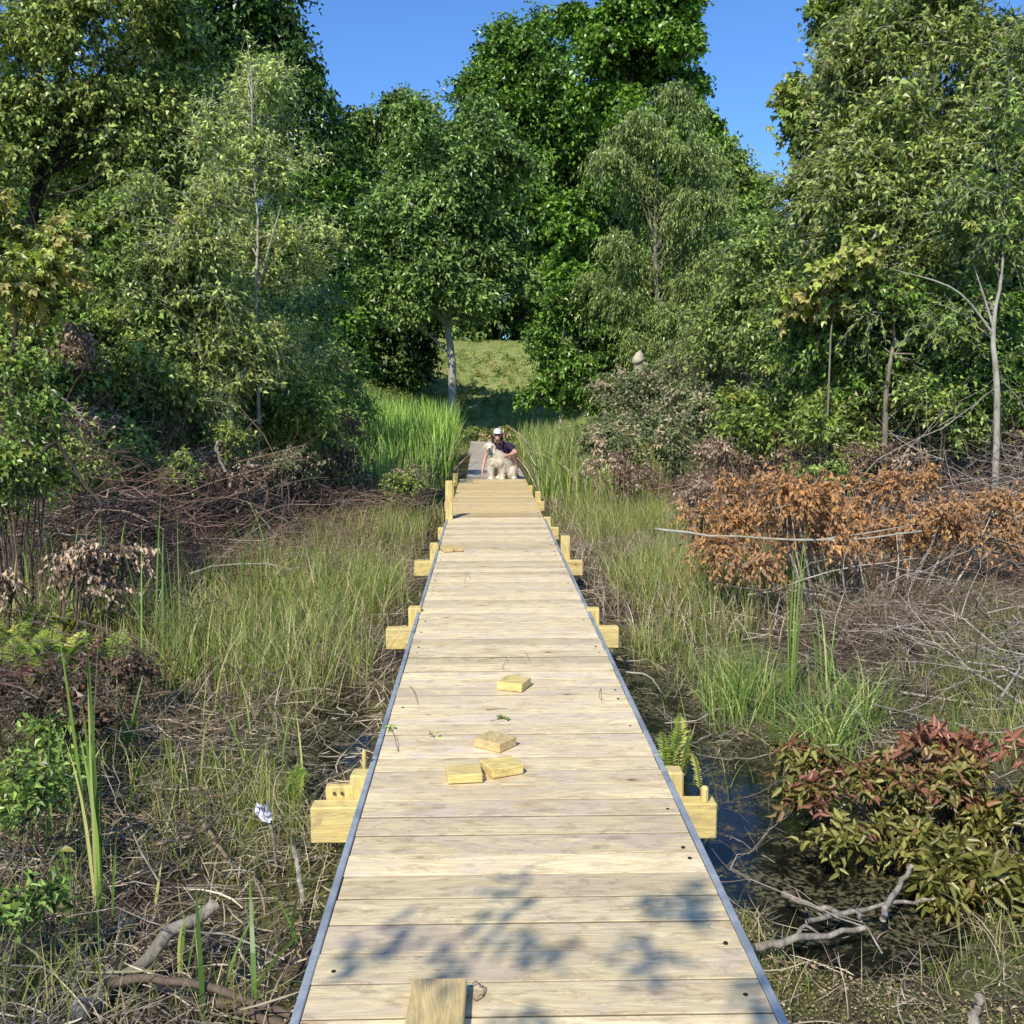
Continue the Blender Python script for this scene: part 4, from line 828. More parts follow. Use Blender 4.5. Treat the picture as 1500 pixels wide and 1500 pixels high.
litter(rg, 9000, .75, 7, 7.5, 17, (.1, .40), (.004, .009), None, .10, g)
tag(g.build('straw_litter', M['straw']), 'bleached dead stalks and straw strewn over the marsh mud', 'straw', kind='stuff')
g = MB(); n = 9000
P = scatter(rg, n, -3.6, 4, 1.9, 8, offwalk); c = np.stack([rg.random(n)] * 3, -1)
leafset(g, rg, P + [0, 0, .02], norm(rg.normal(size=(n, 3)) * [1, 1, .3]), rg.normal(0, .5, (n, 3)) + [0, 0, 1], .022, .55, col=c)
P = scatter(rg, 22000, .75, 3.4, 1.9, 4.0, pat(2, .3, .5, 7)); leafset(g, rg, P + [0, 0, .03], norm(rg.normal(size=(22000, 3)) * [1, 1, .5]), rg.normal(0, .5, (22000, 3)) + [0, 0, 1], .013, .5, col=np.stack([rg.random(22000)] * 3, -1))
tag(g.build('leaf_litter', leaf_mat('leaf_litter_mat', (.09, .085, .03), (.36, .33, .13), (.46, .34, .22), .2, trans=.1)), 'small olive and brown leaves scattered on the mud', 'leaf litter', kind='stuff')

# brush piles: branching dead limbs
def brush(label, region, n, L, r, mat, seed, height=.3, side=5, dirb=None, name='brush_pile'):
    rg = np.random.default_rng(seed); x0, x1, y0, y1 = region
    P = scatter(rg, n, x0, x1, y0, y1); a = rg.random(n) * 6.283; d = np.stack([np.cos(a), np.sin(a), rg.normal(.05, .18, n)], -1)
    if dirb is not None: d = norm(d + np.array(dirb))
    LL = rg.uniform(*L, n)[:, None, None]; K = 7; t = np.linspace(0, 1, K)[None, :, None]; sd = norm(np.cross(d, [[0, 0, 1.]]))[:, None]
    st = P - d * LL[:, 0] * .5; st[:, 2] = P[:, 2] + rg.random(n) * height
    cv = rg.normal(0, .16, (n, 1, 1)); Q = st[:, None] + d[:, None] * LL * t + sd * cv * LL * t * t + np.cumsum(rg.normal(0, .036, (n, K, 3)), 1) * LL
    Q[..., 2] = np.maximum(Q[..., 2], gz(Q[..., 0], Q[..., 1]) + .015)
    rr = rg.uniform(*r, n)[:, None] * np.linspace(1, .35, K)[None]
    m_ = MB(); c = rg.random((n, 3)); ok = ~(np.abs(Q[..., 0]) < .8).any(1)
    m_.add(*tubes(Q[ok], rr[ok], 5, c[ok]))
    tw = MB()
    for s_ in range(side):
        k = rg.integers(1, K - 1, n); b = Q[np.arange(n), k]; dd = norm(d + rg.normal(0, .55, (n, 3)) + [0, 0, .12]); l2 = LL[:, 0] * rg.uniform(.2, .5, (n, 1)); t2 = np.linspace(0, 1, 5)[None, :, None]
        Q2 = b[:, None] + dd[:, None] * l2[:, None] * t2 + np.cumsum(rg.normal(0, .02, (n, 5, 3)), 1) * LL; Q2[..., 2] = np.maximum(Q2[..., 2], gz(Q2[..., 0], Q2[..., 1]) + .01)
        o2 = ok & ~(np.abs(Q2[..., 0]) < .75).any(1)
        tw.add(*tubes(Q2[o2], (rr[:, 2:3] * .45 * np.linspace(1, .4, 5)[None])[o2], 4, rg.random((n, 3))[o2]))
    ctr = (.5 * (x0 + x1), .5 * (y0 + y1)); t_ = empty(name, (ctr[0], ctr[1], float(gz(*ctr))), label, 'brush pile')
    m_.v += tw.v; m_.c += tw.c; m_.f += [f + m_.n for f in tw.f]; o = m_.build(name, mat, None, smooth=True); D.objects.remove(t_); return tag(o, label, 'brush pile')
brush('tangle of bleached grey branches right of the tall sedge tufts', (2.6, 5.6, 5.4, 9.2), 170, (.5, 1.6), (.003, .011), M['twig_grey'], 130, .30)
brush('low brown twig mat between the sedge tufts and the dead leaves', (2.2, 4.8, 6.4, 9.6), 380, (.25, .8), (.002, .005), M['twig_brown'], 131, .2)
brush('pale arching dead branches behind the orange leaves at the right edge', (4.2, 8.2, 10.4, 13), 170, (.9, 2.4), (.005, .014), M['twig_grey'], 132, .75, dirb=(-.6, 0, .1))
brush('brown brush heap sloping down below the left trees', (-7.4, -3.0, 9.5, 13.5), 700, (.6, 2.2), (.004, .010), M['twig_pink'], 133, 1.15, dirb=(.8, -.2, -.1), side=7)
brush('lower skirt of brown brush reaching toward the left meadow', (-5.2, -1.6, 9.5, 14.5), 420, (.4, 1.4), (.003, .008), M['twig_pink'], 141, .35, dirb=(.6, -.2, 0), side=6)
brush('brown thorny brush at the back of the left meadow below the cattails', (-4.6, -1.3, 14, 18.5), 420, (.4, 1.3), (.004, .009), M['twig_pink'], 142, .6, side=6)
brush('reddish brown brush mass behind the orange dead leaves', (3.0, 9.5, 10.5, 14), 620, (.5, 1.7), (.004, .009), M['twig_pink'], 143, .8, side=7)
brush('reddish brown twigs under and in front of the orange dead leaves', (2.8, 6.5, 7.8, 10.5), 380, (.3, 1.1), (.002, .006), M['twig_pink'], 144, .30, side=6)
brush('brown brush at the foot of the tan thickets right of the cattails', (2.6, 7, 14, 19), 420, (.5, 1.5), (.004, .01), M['twig_pink'], 145, .7, side=6)
brush('tangled dark brush along the left frame edge', (-3.9, -2.2, 4.4, 8.5), 260, (.3, 1.0), (.003, .007), M['twig_brown'], 146, .45, side=6)
brush('bleached sticks lying across the brown brush heap at left', (-5.4, -2.2, 9.8, 12.5), 60, (1.0, 2.6), (.006, .015), M['twig_grey'], 134, .5, dirb=(.9, -.3, -.1))
brush('thin sticks and stalks piled on the mud at the lower left', (-2.3, -.85, 2.3, 5.6), 120, (.2, .8), (.002, .006), M['twig_grey'], 135, .1)
brush('dark brown root tangle on the shaded left ground', (-3.8, -1.4, 3.2, 7.5), 330, (.2, .8), (.002, .006), M['twig_brown'], 136, .2)
brush('withered twigs beside the walk at the right of the pale section', (1.0, 2.6, 9.5, 15.5), 240, (.2, .8), (.003, .006), M['twig_grey'], 137, .18)
brush('withered twigs beside the left deck edge near the tall post', (-3.2, -1.0, 10.5, 16.5), 260, (.3, .9), (.003, .007), M['twig_brown'], 138, .2)
brush('grey twigs scattered by the dark water on the right', (.95, 2.3, 3.2, 7.2), 60, (.15, .6), (.002, .005), M['twig_grey'], 139, .06)

# logs and sticks one can point at
def stick(pts, r0, r1, label, name='fallen_branch', mat='log', forks=(), K=12):
    pts = [np.array(q) for q in pts]; rg = np.random.default_rng(int(abs(pts[0][0]) * 1000)); p0 = pts[0]
    m_ = MB(); q = path(pts, K); q = q + rg.normal(0, r0 * .38, q.shape); rr = np.linspace(r0, r1, K) * rg.uniform(.88, 1.12, K)
    v, f, c = tubes(q[None], rr[None], 10); m_.add(v, f); m_.f.append(np.array([list(range(10))], np.int32)); m_.f.append(np.array([list(range((K - 1) * 10, K * 10))[::-1]], np.int32))
    for (k, e, rf) in forks:
        s = q[k]; m_.add(*tubes(path([s, (s + np.array(e)) / 2 + rg.normal(0, .02, 3), e], 7)[None], (np.linspace(1, .3, 7) * rf)[None], 7))
    o = m_.build(name, M[mat], smooth=True); tag(o, label, 'branch'); return o
G = lambda px, py, z=-.38: on(px, py, z)
stick([G(108, 1497), G(160, 1445), G(205, 1418, -.34), G(308, 1330, -.26)], .034, .022, 'thick pale grey log leaning up at the bottom left')
stick([G(150, 1445, -.33), G(215, 1430, -.30), G(300, 1448, -.33), G(420, 1490, -.38)], .016, .012, 'dark thin branch crossing the grey log at the bottom left', mat='twig_brown')
stick([G(300, 1462), G(360, 1480), G(430, 1515)], .017, .014, 'reddish stick in the bottom corner beside the left rail', mat='twig_brown')
stick([G(1100, 1390), G(1160, 1378), G(1265, 1358)], .016, .010, 'bent grey branch lying on the mud right of the walk', forks=[(6, G(1200, 1368), .010)])
stick([G(1148, 1310), G(1190, 1330), G(1250, 1335), G(1262, 1350)], .013, .007, 'short grey driftwood stick with a fork near the dark water', forks=[(3, G(1215, 1345), .006)])
stick([G(1290, 1345), G(1315, 1300, -.33), G(1338, 1268, -.28)], .013, .010, 'straight grey stick propped under the red leafed shrub')
stick([G(1180, 1350), G(1300, 1325), G(1370, 1318)], .010, .006, 'thin olive stick on the ground below the green leaves')
stick([at(960, 775, 9), at(1030, 783, 8.9), at(1150, 790, 8.8), at(1240, 790, 8.8), at(1350, 778, 9)], .012, .008, 'long white bleached branch lying in front of the orange leaves', mat='bark_pale', forks=[(7, at(1340, 768, 8.9), .010)])
stick([G(1425, 1500), G(1436, 1465, -.32)], .017, .014, 'short upright stub at the bottom right corner')
stick([G(1000, 920), G(1030, 975)], .009, .006, 'straw coloured stalk leaning beside the right ditch', mat='straw')
stick([G(918, 985), G(950, 990), G(968, 1012)], .007, .005, 'white bent twig in the ditch right of the walk', mat='bark_pale')
stick([G(430, 1240, -.25), G(447, 1332, -.43)], .010, .012, 'cut olive stem standing beside the left cross beam', mat='log')
stick([G(290, 1195, -.30), G(335, 1262, -.35)], .010, .008, 'yellow straw stalk slanting across the lower left litter', mat='straw')
stick([G(230, 1235, -.34), G(300, 1215, -.30), G(350, 1150, -.3)], .008, .005, 'pale curved stalk above the leaning straw stalk', mat='straw')
stick([at(30, 700, 8), at(80, 650, 8.2), at(110, 690, 8.2), at(150, 740, 8)], .02, .012, 'dark bent branch at the left edge under the shrub', mat='bark_dark')
stick([at(60, 560, 11.5), at(110, 600, 11.4), at(145, 650, 11.3)], .014, .01, 'pale curved branch on top of the left brush heap', mat='log')
stick([at(320, 645, 11.5), at(318, 660, 11.5), at(330, 690, 11.5)], .02, .015, 'short grey log poking from the left brush heap')

# pale stump behind the right thicket
c0 = at(938, 560, 30); rgq = np.random.default_rng(140)
q = path([(c0[0], 30, float(gz(c0[0], 30)) - .1), at(937, 545, 30), at(935, 530, 30), at(938, 513, 30)], 9); m_ = MB()
m_.add(*tubes(q[None], (np.array([.12, .13, .15, .17, .19, .20, .18, .11, .02]))[None], 9)); tag(m_.build('pale_stump', noise_mat('bleached_wood', (.62, .56, .42), (.38, .32, .22), 6, .8, (1, 1, .3), .5), smooth=True), 'pale upright stump behind the tan bramble thicket', 'stump')
# white lawn chairs far under the trees
for i, (px, lab) in enumerate([(862, 'left white garden chair far under the trees'), (880, 'right white garden chair far under the trees')]):
    p = at(px, 500, 61); z = float(gz(p[0], p[1])); x = p[0]
    t = empty('garden_chair', (x, 61, z), lab, 'chair', 'white garden chairs on the lawn'); W_ = plain('white_plastic_%d' % i, (.75, .77, .8), .5)
    m_ = MB(); addbox(m_, x - .26, x + .26, 60.75, 61.25, z + .40, z + .44); m_.build('seat', W_, t)
    m_ = MB(); addbox(m_, x - .26, x + .26, 61.25, 61.30, z + .46, z + .98, .02, tilt=R(-12)); m_.build('backrest', W_, t)
    for sx in (-.22, .22):
        for sy in (60.78, 61.2):
            m_ = MB(); addbox(m_, x + sx - .025, x + sx + .025, sy, sy + .05, z - .02, z + .40); m_.build('leg', W_, t)

# individual reed clumps and sedge tufts
def reed(label, base, n, H, W, seed, mat='reed', spread=.05, lean=.1, bend=.15, name='reed_clump', K=7, group=None):
    rg = np.random.default_rng(seed); P = np.array([[base[0], base[1], 0]]) + rg.normal(0, spread, (n, 3)) * [1, 1, 0]; P[:, 2] = gz(P[:, 0], P[:, 1]) - .02
    m_ = MB(); blades(m_, rg, P, rg.uniform(H[0], H[1], n), W, lean, K=K, bend=bend); o = m_.build(name, M[mat], None)
    V = np.empty(len(o.data.vertices) * 3, np.float32); o.data.vertices.foreach_get('co', V); V = V.reshape(-1, 3); b = np.array([base[0], base[1], float(gz(*base))], np.float32); V -= b; o.data.vertices.foreach_set('co', V.reshape(-1)); o.location = b.tolist()
    return tag(o, label, 'reeds' if name == 'reed_clump' else 'sedge', group)
def gb(px, py): q = on(px, py, -.42); return (q[0], q[1])
reed('tall green reed with long upright leaves rising at the lower left', gb(140, 1330), 9, (.7, 1.25), .017, 150, spread=.025, lean=.04, bend=.06)
reed('arched reed leaves standing just left of the nearest rail', gb(350, 1480), 5, (.3, .48), .018, 151, lean=.5, bend=.5)
reed('small curled reed in front of the left cross beam', gb(425, 1370), 4, (.2, .34), .013, 152, lean=.4, bend=.7)
reed('thin short reed beside the thick grey log', gb(255, 1430), 4, (.2, .35), .012, 153, lean=.1)
reed('tall thin reeds in the middle of the left meadow', gb(245, 1010), 9, (.9, 1.45), .016, 154, spread=.10, lean=.05, bend=.04)
reed('upright reeds left of the meadow beside the dead leaves', gb(130, 960), 9, (.9, 1.25), .018, 155, spread=.12, lean=.06, bend=.06)
reed('pair of reeds beside the bright fern at the left', gb(175, 1130), 5, (.4, .65), .02, 156, spread=.04, lean=.25, bend=.2)
reed('lone reeds at the far left edge', gb(30, 950), 6, (.7, 1.2), .016, 157, spread=.2, lean=.1)
reed('slim reeds in the centre of the left grass', gb(320, 900), 7, (.7, 1.2), .014, 158, spread=.2, lean=.06)
reed('slim reeds at the left grass nearest the walk', gb(440, 930), 8, (.5, .9), .012, 159, spread=.2, lean=.1)
reed('small reeds on the mud beyond the left cross beam', gb(400, 1140), 7, (.25, .5), .012, 160, spread=.10, lean=.15)
reed('thick sedge tuft nearest the ditch on the right', gb(1085, 1045), 170, (.25, .62), .008, 161, 'reed', .11, .30, .4, 'sedge_tuft')
reed('drooping sedge tuft behind the red leafed shrub', gb(1190, 1100), 170, (.25, .52), .008, 162, 'reed', .12, .35, .7, 'sedge_tuft')
reed('pale sedge tuft right of the tall single reed', gb(1250, 1055), 140, (.25, .5), .007, 163, 'reed', .11, .25, .4, 'sedge_tuft')
reed('tall narrow reed standing between the sedge tufts', gb(1155, 1020), 12, (.6, 1.22), .012, 164, spread=.03, lean=.03, bend=.04)
reed('medium reed right of the tall narrow reed', gb(1205, 1010), 10, (.4, .7), .012, 165, spread=.03, lean=.08)
reed('short reeds at the right below the grey branches', gb(1405, 1090), 10, (.15, .32), .008, 166, spread=.03, lean=.15)
reed('yellow withered reed curling over the dark water', gb(1085, 1205), 5, (.10, .2), .011, 167, 'straw', .012, .35, 1.1)
reed('grass tuft in the bottom right corner', gb(1480, 1390), 60, (.08, .26), .004, 168, 'grass', .07, .3, .4, 'sedge_tuft')
reed('broad grass tuft in the bottom left corner', gb(70, 1470), 90, (.12, .38), .005, 169, 'grass', .12, .4, .5, 'sedge_tuft')
reed('sparse sedge at the ditch edge beyond the second support', gb(960, 960), 60, (.1, .35), .006, 170, 'grass', .12, .35, .4, 'sedge_tuft')
for i, (px, py, n_) in enumerate([(270, 950, 160), (360, 980, 160), (450, 960, 130), (310, 1010, 130), (520, 900, 90), (400, 900, 130)]):
    reed(['grass tuft at the left of the left meadow', 'thick grass tuft at the centre front of the left meadow', 'grass tuft at the right front of the left meadow', 'front most grass tuft of the left meadow', 'yellowish grass tuft close to the second left support', 'grass tuft in the middle back of the left meadow'][i], gb(px, py), n_, (.3, .68), .008, 175 + i, 'grass', .26, .16, .3, 'sedge_tuft')
for i, (px, py, n_, h0, h1) in enumerate([(205, 905, 6, .5, .95), (375, 860, 7, .6, 1.0), (285, 830, 6, .7, 1.1), (480, 880, 7, .4, .8), (60, 880, 6, .8, 1.3), (330, 1090, 7, .25, .5), (235, 1190, 8, .2, .42), (300, 1160, 6, .2, .45), (100, 1410, 9, .2, .42), (60, 1240, 7, .4, .7)]):
    reed(['green reeds left of the meadow tufts', 'slim reeds at the right back of the left meadow', 'tall slim reeds far back in the left meadow', 'short reeds near the second left support', 'tall pale reeds at the left edge behind the ferns', 'short reeds on the litter before the meadow', 'small reeds right of the tall reed', 'small reeds on the mud left of the white tag', 'low reeds in the bottom left corner above the log', 'reeds beside the tall reed at the left edge'][i], gb(px, py), n_, (h0, h1), .012, 500 + i, spread=.12, lean=.14, bend=.15)
# ferns
def fern(label, base, n, L, seed, up=1.0, mat='fern', pinna=.05, name='fern', z=None, spread=.03, arch=.35):
    rg = np.random.default_rng(seed); z0 = float(gz(*base)) if z is None else z; t = empty(name, (base[0], base[1], z0), label, 'fern')
    m_ = MB(); st = MB()
    for i in range(n):
        a = rg.random() * 6.283; d = np.array([math.cos(a), math.sin(a), 0]); l = rg.uniform(*L); b = np.array([base[0], base[1], z0]) + rg.normal(0, spread, 3) * [1, 1, 0]
        K = 26; tt = np.linspace(0, 1, K)[:, None]; ln = rg.uniform(.3, .8) / up; q = b + np.array([0, 0, 1.]) * l * (tt - arch * tt ** 2.5) + d * l * ln * tt ** 1.4
        st.add(*tubes(q[None], (np.linspace(.003, .0008, K))[None], 4)); T = norm(np.gradient(q, axis=0)); s = norm(np.cross(T, [0, 0, 1.])); nn = np.cross(s, T)
        for sg in (-1, 1):
            sel = slice(2, K); k = np.sin(np.clip(tt[sel, 0] * .9 + .15, 0, 1) * math.pi) * .9 + .15
            leafset(m_, rg, q[sel], s[sel] * sg + T[sel] * .35, nn[sel], pinna * l / .5 * k, .32, col=np.stack([rg.random(K - 2), np.full(K - 2, rg.random()), rg.random(K - 2)], -1), fold=.05)
    st.build('stem', M['lf_bright'], t); m_.build('fronds', M[mat], t); return t
fern('bright yellow green fern standing left of the lower litter', gb(158, 1125), 10, (.34, .50), 190, up=2.0, pinna=.10, spread=.05)
fern('sprawling light green fern patch at the left edge', gb(35, 1010), 26, (.40, .58), 191, spread=.28, pinna=.11, up=1.6)
fern('second fern patch right of the first at the left edge', gb(95, 970), 16, (.38, .55), 192, spread=.2, pinna=.11, up=1.6)
fern('thin yellow fern by the mud beyond the left cross beam', gb(437, 1175), 4, (.2, .36), 193, up=2.5, pinna=.08)
fern('yellow green fern growing at the right rail above the nearest post', gb(985, 1135), 9, (.30, .56), 194, up=3.4, pinna=.05, spread=.07)
fern('small fern beside the bright fern on the shaded left ground', gb(90, 1140), 7, (.15, .28), 195, pinna=.1)
# leafy seedlings at lower left
for i, (px, py) in enumerate([(95, 1320), (20, 1400)]):
    rg = np.random.default_rng(200 + i); b = gb(px, py); z0 = float(gz(*b)); t = empty('seedling', (b[0], b[1], z0), ['seedling with three broad leaves left of the tall reed', 'seedling with pale oval leaves at the lower left edge'][i], 'seedling')
    q = path([(b[0], b[1], z0), (b[0] + .02, b[1], z0 + .12), (b[0] - .01, b[1], z0 + .22)], 6); m_ = MB(); m_.add(*tubes(q[None], .002, 5)); m_.build('stem', M['lf_mid'], t)
    n = 6; m_ = MB(); a = np.arange(n) * 2.4; leafset(m_, rg, np.repeat(q[-1:], n, 0) - np.array([[0, 0, .02 * k] for k in range(n)]), np.stack([np.cos(a), np.sin(a) * .7, .15 - .3 * rg.random(n)], -1), np.tile([[0, -.5, 1.]], (n, 1)), .065, .55, hi=True); m_.build('leaves', M['lf_bright'], t)
# twigs on deck
deck_twig([(600, 1005), (606, 1012), (612, 1032)], 'short forked twig on the left of the second section', seed=1)
deck_twig([(700, 968), (742, 962), (735, 978), (748, 980)], 'crooked twig behind the dark edged offcut', seed=2)
deck_twig([(880, 1008), (878, 1022), (886, 1026)], 'small upright twig near the right rail', seed=3, lift=.03)
deck_twig([(583, 1100), (578, 1080), (572, 1066)], 'leafy sprig near the left rail', leaves=5, seed=4, lift=.02)
deck_twig([(718, 1056), (730, 1054), (740, 1052)], 'green leaf sprig behind the lone yellow offcut', leaves=8, seed=5)
deck_twig([(628, 1070), (632, 1076), (636, 1080)], 'tiny green sprig left of the leaf sprig', leaves=3, seed=6)
deck_twig([(712, 1040), (730, 1038), (744, 1038)], 'straight thin straw lying across the boards', seed=7, lift=0)
deck_twig([(770, 955), (776, 968)], 'short straw above the dark edged offcut', seed=8, lift=0)
deck_twig([(690, 848), (683, 838), (680, 855)], 'thin twig left of centre on the third section', seed=9)
# leaning stalks by the left edge whose shadows cross the deck
for i, (px, py, zt) in enumerate([(592, 925, .24), (585, 935, .30), (640, 850, .14)]):
    p = on(px, py, -.3); P_ = np.array([[(p[0] - .04, p[1], -.45), (p[0] - .01, p[1], -.1), (p[0] + .02, p[1], zt)]]); m_ = MB(); m_.add(*tubes(P_, [[.004, .003, .002]], 5)); tag(m_.build('dry_stalk', M['straw']), ['thin dry stalk in front of the second left post', 'taller dry stalk left of the second left post', 'dry stalk at the left rail before the third support'][i], 'stalk', 'dry stalks at the left rail')

# marker stake with crumpled white tag
a0 = G(405, 1272, -.42); top = a0 + np.array([-.03, .0, .30])
t = empty('marker_stake', a0, 'thin stake with a crumpled white plastic tag at the lower left', 'stake')
m_ = MB(); m_.add(*tubes(path([a0, (a0 + top) / 2 + [.004, 0, 0], top], 6)[None], .006, 7)); m_.build('stick', M['log'], t)
rg = np.random.default_rng(210); n1, n2 = 9, 9; U, V_ = np.meshgrid(np.linspace(-1, 1, n1), np.linspace(-1, 1, n2)); rad = np.maximum(np.abs(U), np.abs(V_))
rr_ = np.sqrt(1 - .42 * U ** 2 * V_ ** 2 - .2 * (U ** 2 + V_ ** 2)); px_ = top[0] - .018 + (U * .036 - V_ * .014) * rr_ + .003 * rg.normal(size=U.shape); pz_ = top[2] - .05 + (V_ * .05 + U * -.012) * rr_ + .003 * rg.normal(size=U.shape); py_ = top[1] - .008 - .014 * np.sin(U * 3 + V_ * 2) + .008 * rg.normal(size=U.shape)
idx = np.arange(n1 * n2).reshape(n2, n1); m_ = MB(); m_.add(np.stack([px_, py_, pz_], -1).reshape(-1, 3), np.stack([idx[:-1, :-1], idx[:-1, 1:], idx[1:, 1:], idx[1:, :-1]], -1).reshape(-1, 4))
m_.build('tag', noise_mat('white_plastic_tag', (.75, .75, .78), (.55, .55, .62), 30, .4, bump=.1), t, smooth=True)
m_ = MB()
for k in range(3): m_.add(*tubes(np.array([[(top[0] - .030 + k * .011, top[1] - .030, top[2] - .012), (top[0] - .026 + k * .011, top[1] - .031, top[2] - .034)]]), .0022, 4))
m_.build('marks', plain('dark_tag_strokes', (.03, .03, .07)), t)  # short dark strokes across the tag

#@@FIGURES
# ------------------------------------------------------------------ person and dog
def icos():
    me = D.meshes.new('tmp'); import bmesh
    b = bmesh.new(); bmesh.ops.create_icosphere(b, subdivisions=2, radius=1); b.to_mesh(me); b.free()
    v = np.array([q.co[:] for q in me.vertices]); f = np.array([q.vertices[:] for q in me.polygons]); D.meshes.remove(me); return v, f
IV, IF = icos()
class Body:
    def __init__(s): s.mb = MB()
    def ball(s, c, r, rot=None):
        r = np.broadcast_to(np.asarray(r, float), (3,)); v = IV * r
        if rot is not None: v = v @ np.array(Euler(rot).to_matrix()).T
        s.mb.add(v + np.array(c, float), IF); return s
    def chain(s, pts, flat=None):
        for (a, b) in zip(pts[:-1], pts[1:]):
            a = np.array(a, float); b = np.array(b, float); L = np.linalg.norm(b[:3] - a[:3]); n = max(2, int(L / (min(a[3], b[3]) * .3)) + 1)
            for t in np.linspace(0, 1, n):
                q = a * (1 - t) + b * t; s.ball(q[:3], q[3] * (np.array(flat) if flat is not None else 1.))
        return s
    def build(s, name, mat, parent, vox=.008, smooth=4):
        o = s.mb.build('tmp', mat, None); md = o.modifiers.new('r', 'REMESH'); md.mode = 'VOXEL'; md.voxel_size = vox; md.use_smooth_shade = True
        m2 = o.modifiers.new('s', 'SMOOTH'); m2.iterations = smooth; m2.factor = .5
        dg = bpy.context.evaluated_depsgraph_get(); me = D.meshes.new_from_object(o.evaluated_get(dg)); me.name = name
        D.objects.remove(o)
        if not me.materials: me.materials.append(mat)
        n = len(me.vertices); V = np.empty(n * 3, np.float32); me.vertices.foreach_get('co', V); V = V.reshape(-1, 3); s.V = V.copy()
        Nn = np.empty(n * 3, np.float32); me.vertex_normals.foreach_get('vector', Nn); s.Nn = Nn.reshape(-1, 3)
        V = V - org(parent); me.vertices.foreach_set('co', V.reshape(-1)); me.update()
        me.polygons.foreach_set('use_smooth', np.ones(len(me.polygons), bool))
        o = D.objects.new(name, me); COL.objects.link(o); o.parent = parent; return o
ZD = .012
skin = noise_mat('skin', (.62, .36, .27), (.55, .30, .22), 30, .5, bump=0, spec=.4); shirt = noise_mat('purple_navy_shirt', (.040, .022, .065), (.02, .014, .035), 20, .8, bump=.3)
shorts = plain('dark_shorts', (.02, .02, .03), .8); shoe = plain('black_shoe', (.02, .02, .022), .5); capm = plain('white_cap_cloth', (.72, .72, .78), .8); hairm = noise_mat('dark_brown_hair', (.05, .028, .018), (.02, .012, .008), 40, .45, (1, 1, .2), .3)
per = empty('person', (.30, 19.3, ZD), 'person crouching behind the dog in dark shirt, sunglasses and white cap', 'person')
B = Body()
hip = (.25, 19.45, .27)
B.chain([(*hip, .13), (.22, 19.36, .38, .115), (.18, 19.26, .50, .118), (.16, 19.20, .60, .112)], flat=(1.25, .85, 1))
B.chain([(.16, 19.20, .62, .07), (.12, 19.14, .70, .052), (.105, 19.11, .75, .05)])
hc = np.array((.095, 19.08, .825))
B.ball(hc + [0, .01, .02], (.074, .088, .092)); B.ball(hc + [0, -.03, -.045], (.055, .055, .05)); B.ball(hc + [0, -.088, -.012], (.012, .016, .02)); B.ball(hc + [0, -.072, -.075], (.024, .02, .018))
for s_ in (-1, 1): B.ball(hc + [s_ * .074, .01, -.005], (.010, .018, .028))
# left leg (image right): thigh forward, shin down
B.chain([(.33, 19.43, .26, .085), (.38, 19.10, .46, .062), (.385, 19.06, .455, .058)]); B.chain([(.385, 19.07, .45, .058), (.43, 19.17, .30, .052), (.455, 19.22, .10, .034)]); B.chain([(.455, 19.24, .06, .034), (.47, 19.10, .04, .03)], flat=(1, 1, .8))
# right leg: kneeling
B.chain([(.18, 19.42, .24, .085), (.06, 19.14, .10, .06)]); B.chain([(.06, 19.14, .085, .055), (.12, 19.50, .06, .036), (.12, 19.56, .05, .03)])
# left arm
B.chain([(.30, 19.20, .625, .055), (.335, 19.19, .61, .05), (.43, 19.06, .50, .036)]); B.chain([(.43, 19.06, .50, .036), (.36, 18.99, .475, .032), (.285, 18.95, .46, .023)])
B.chain([(.285, 18.95, .46, .024), (.245, 18.935, .455, .026)], flat=(1, 1, .7))
for k, (dx, dz) in enumerate([(.0, .020), (-.006, .006), (-.004, -.008), (.004, -.022)]):
    B.chain([(.245, 18.935, .455 + dz, .010), (.205 + dx, 18.915, .452 + dz * 1.3, .009), (.178 + dx, 18.925, .44 + dz * 1.3, .0075)])
B.chain([(.265, 18.935, .475, .011), (.245, 18.915, .495, .009)])
# right arm around the dog, hand down at its far side
B.chain([(.03, 19.19, .62, .052), (-.02, 19.17, .60, .048), (-.13, 19.12, .42, .036)]); B.chain([(-.13, 19.12, .42, .036), (-.165, 19.05, .28, .03), (-.19, 18.99, .17, .022)])
B.chain([(-.19, 18.99, .17, .022), (-.197, 18.975, .125, .025)], flat=(.8, 1, 1))
for k, dy in enumerate([-.03, -.012, .006, .022]): B.chain([(-.197, 18.972 + dy, .12, .010), (-.200, 18.965 + dy * 1.2, .075, .0088), (-.190, 18.96 + dy * 1.2, .052, .0075)])
B.chain([(-.195, 18.955, .14, .011), (-.18, 18.925, .105, .009)])
B.build('body', skin, per, .0075, 3)
B = Body(); B.chain([(.235, 19.41, .32, .128), (.22, 19.36, .40, .124), (.18, 19.26, .51, .128), (.16, 19.20, .605, .115)], flat=(1.27, .9, 1)); B.chain([(.16, 19.20, .63, .085), (.135, 19.16, .668, .064)])
B.chain([(.28, 19.20, .625, .068), (.335, 19.18, .605, .066), (.375, 19.13, .56, .058)]); B.chain([(.05, 19.19, .625, .065), (-.02, 19.17, .60, .064), (-.06, 19.15, .54, .056)])
B.build('shirt', shirt, per, .009, 3)
B = Body(); B.chain([(*hip, .145), (.24, 19.42, .31, .135)], flat=(1.25, .9, 1)); B.chain([(.33, 19.43, .26, .10), (.362, 19.22, .385, .083)]); B.chain([(.18, 19.42, .24, .10), (.11, 19.26, .16, .082)]); B.build('shorts', shorts, per, .009, 3)
for (x, y) in ((.46, 19.20), (.12, 19.56)):
    B = Body(); B.chain([(x, y + .04, .048, .045), (x + .005, y - .05, .042, .042), (x + .012, y - .12, .034, .034)], flat=(1, 1, .85)); B.build('shoe', shoe, per, .008, 3)
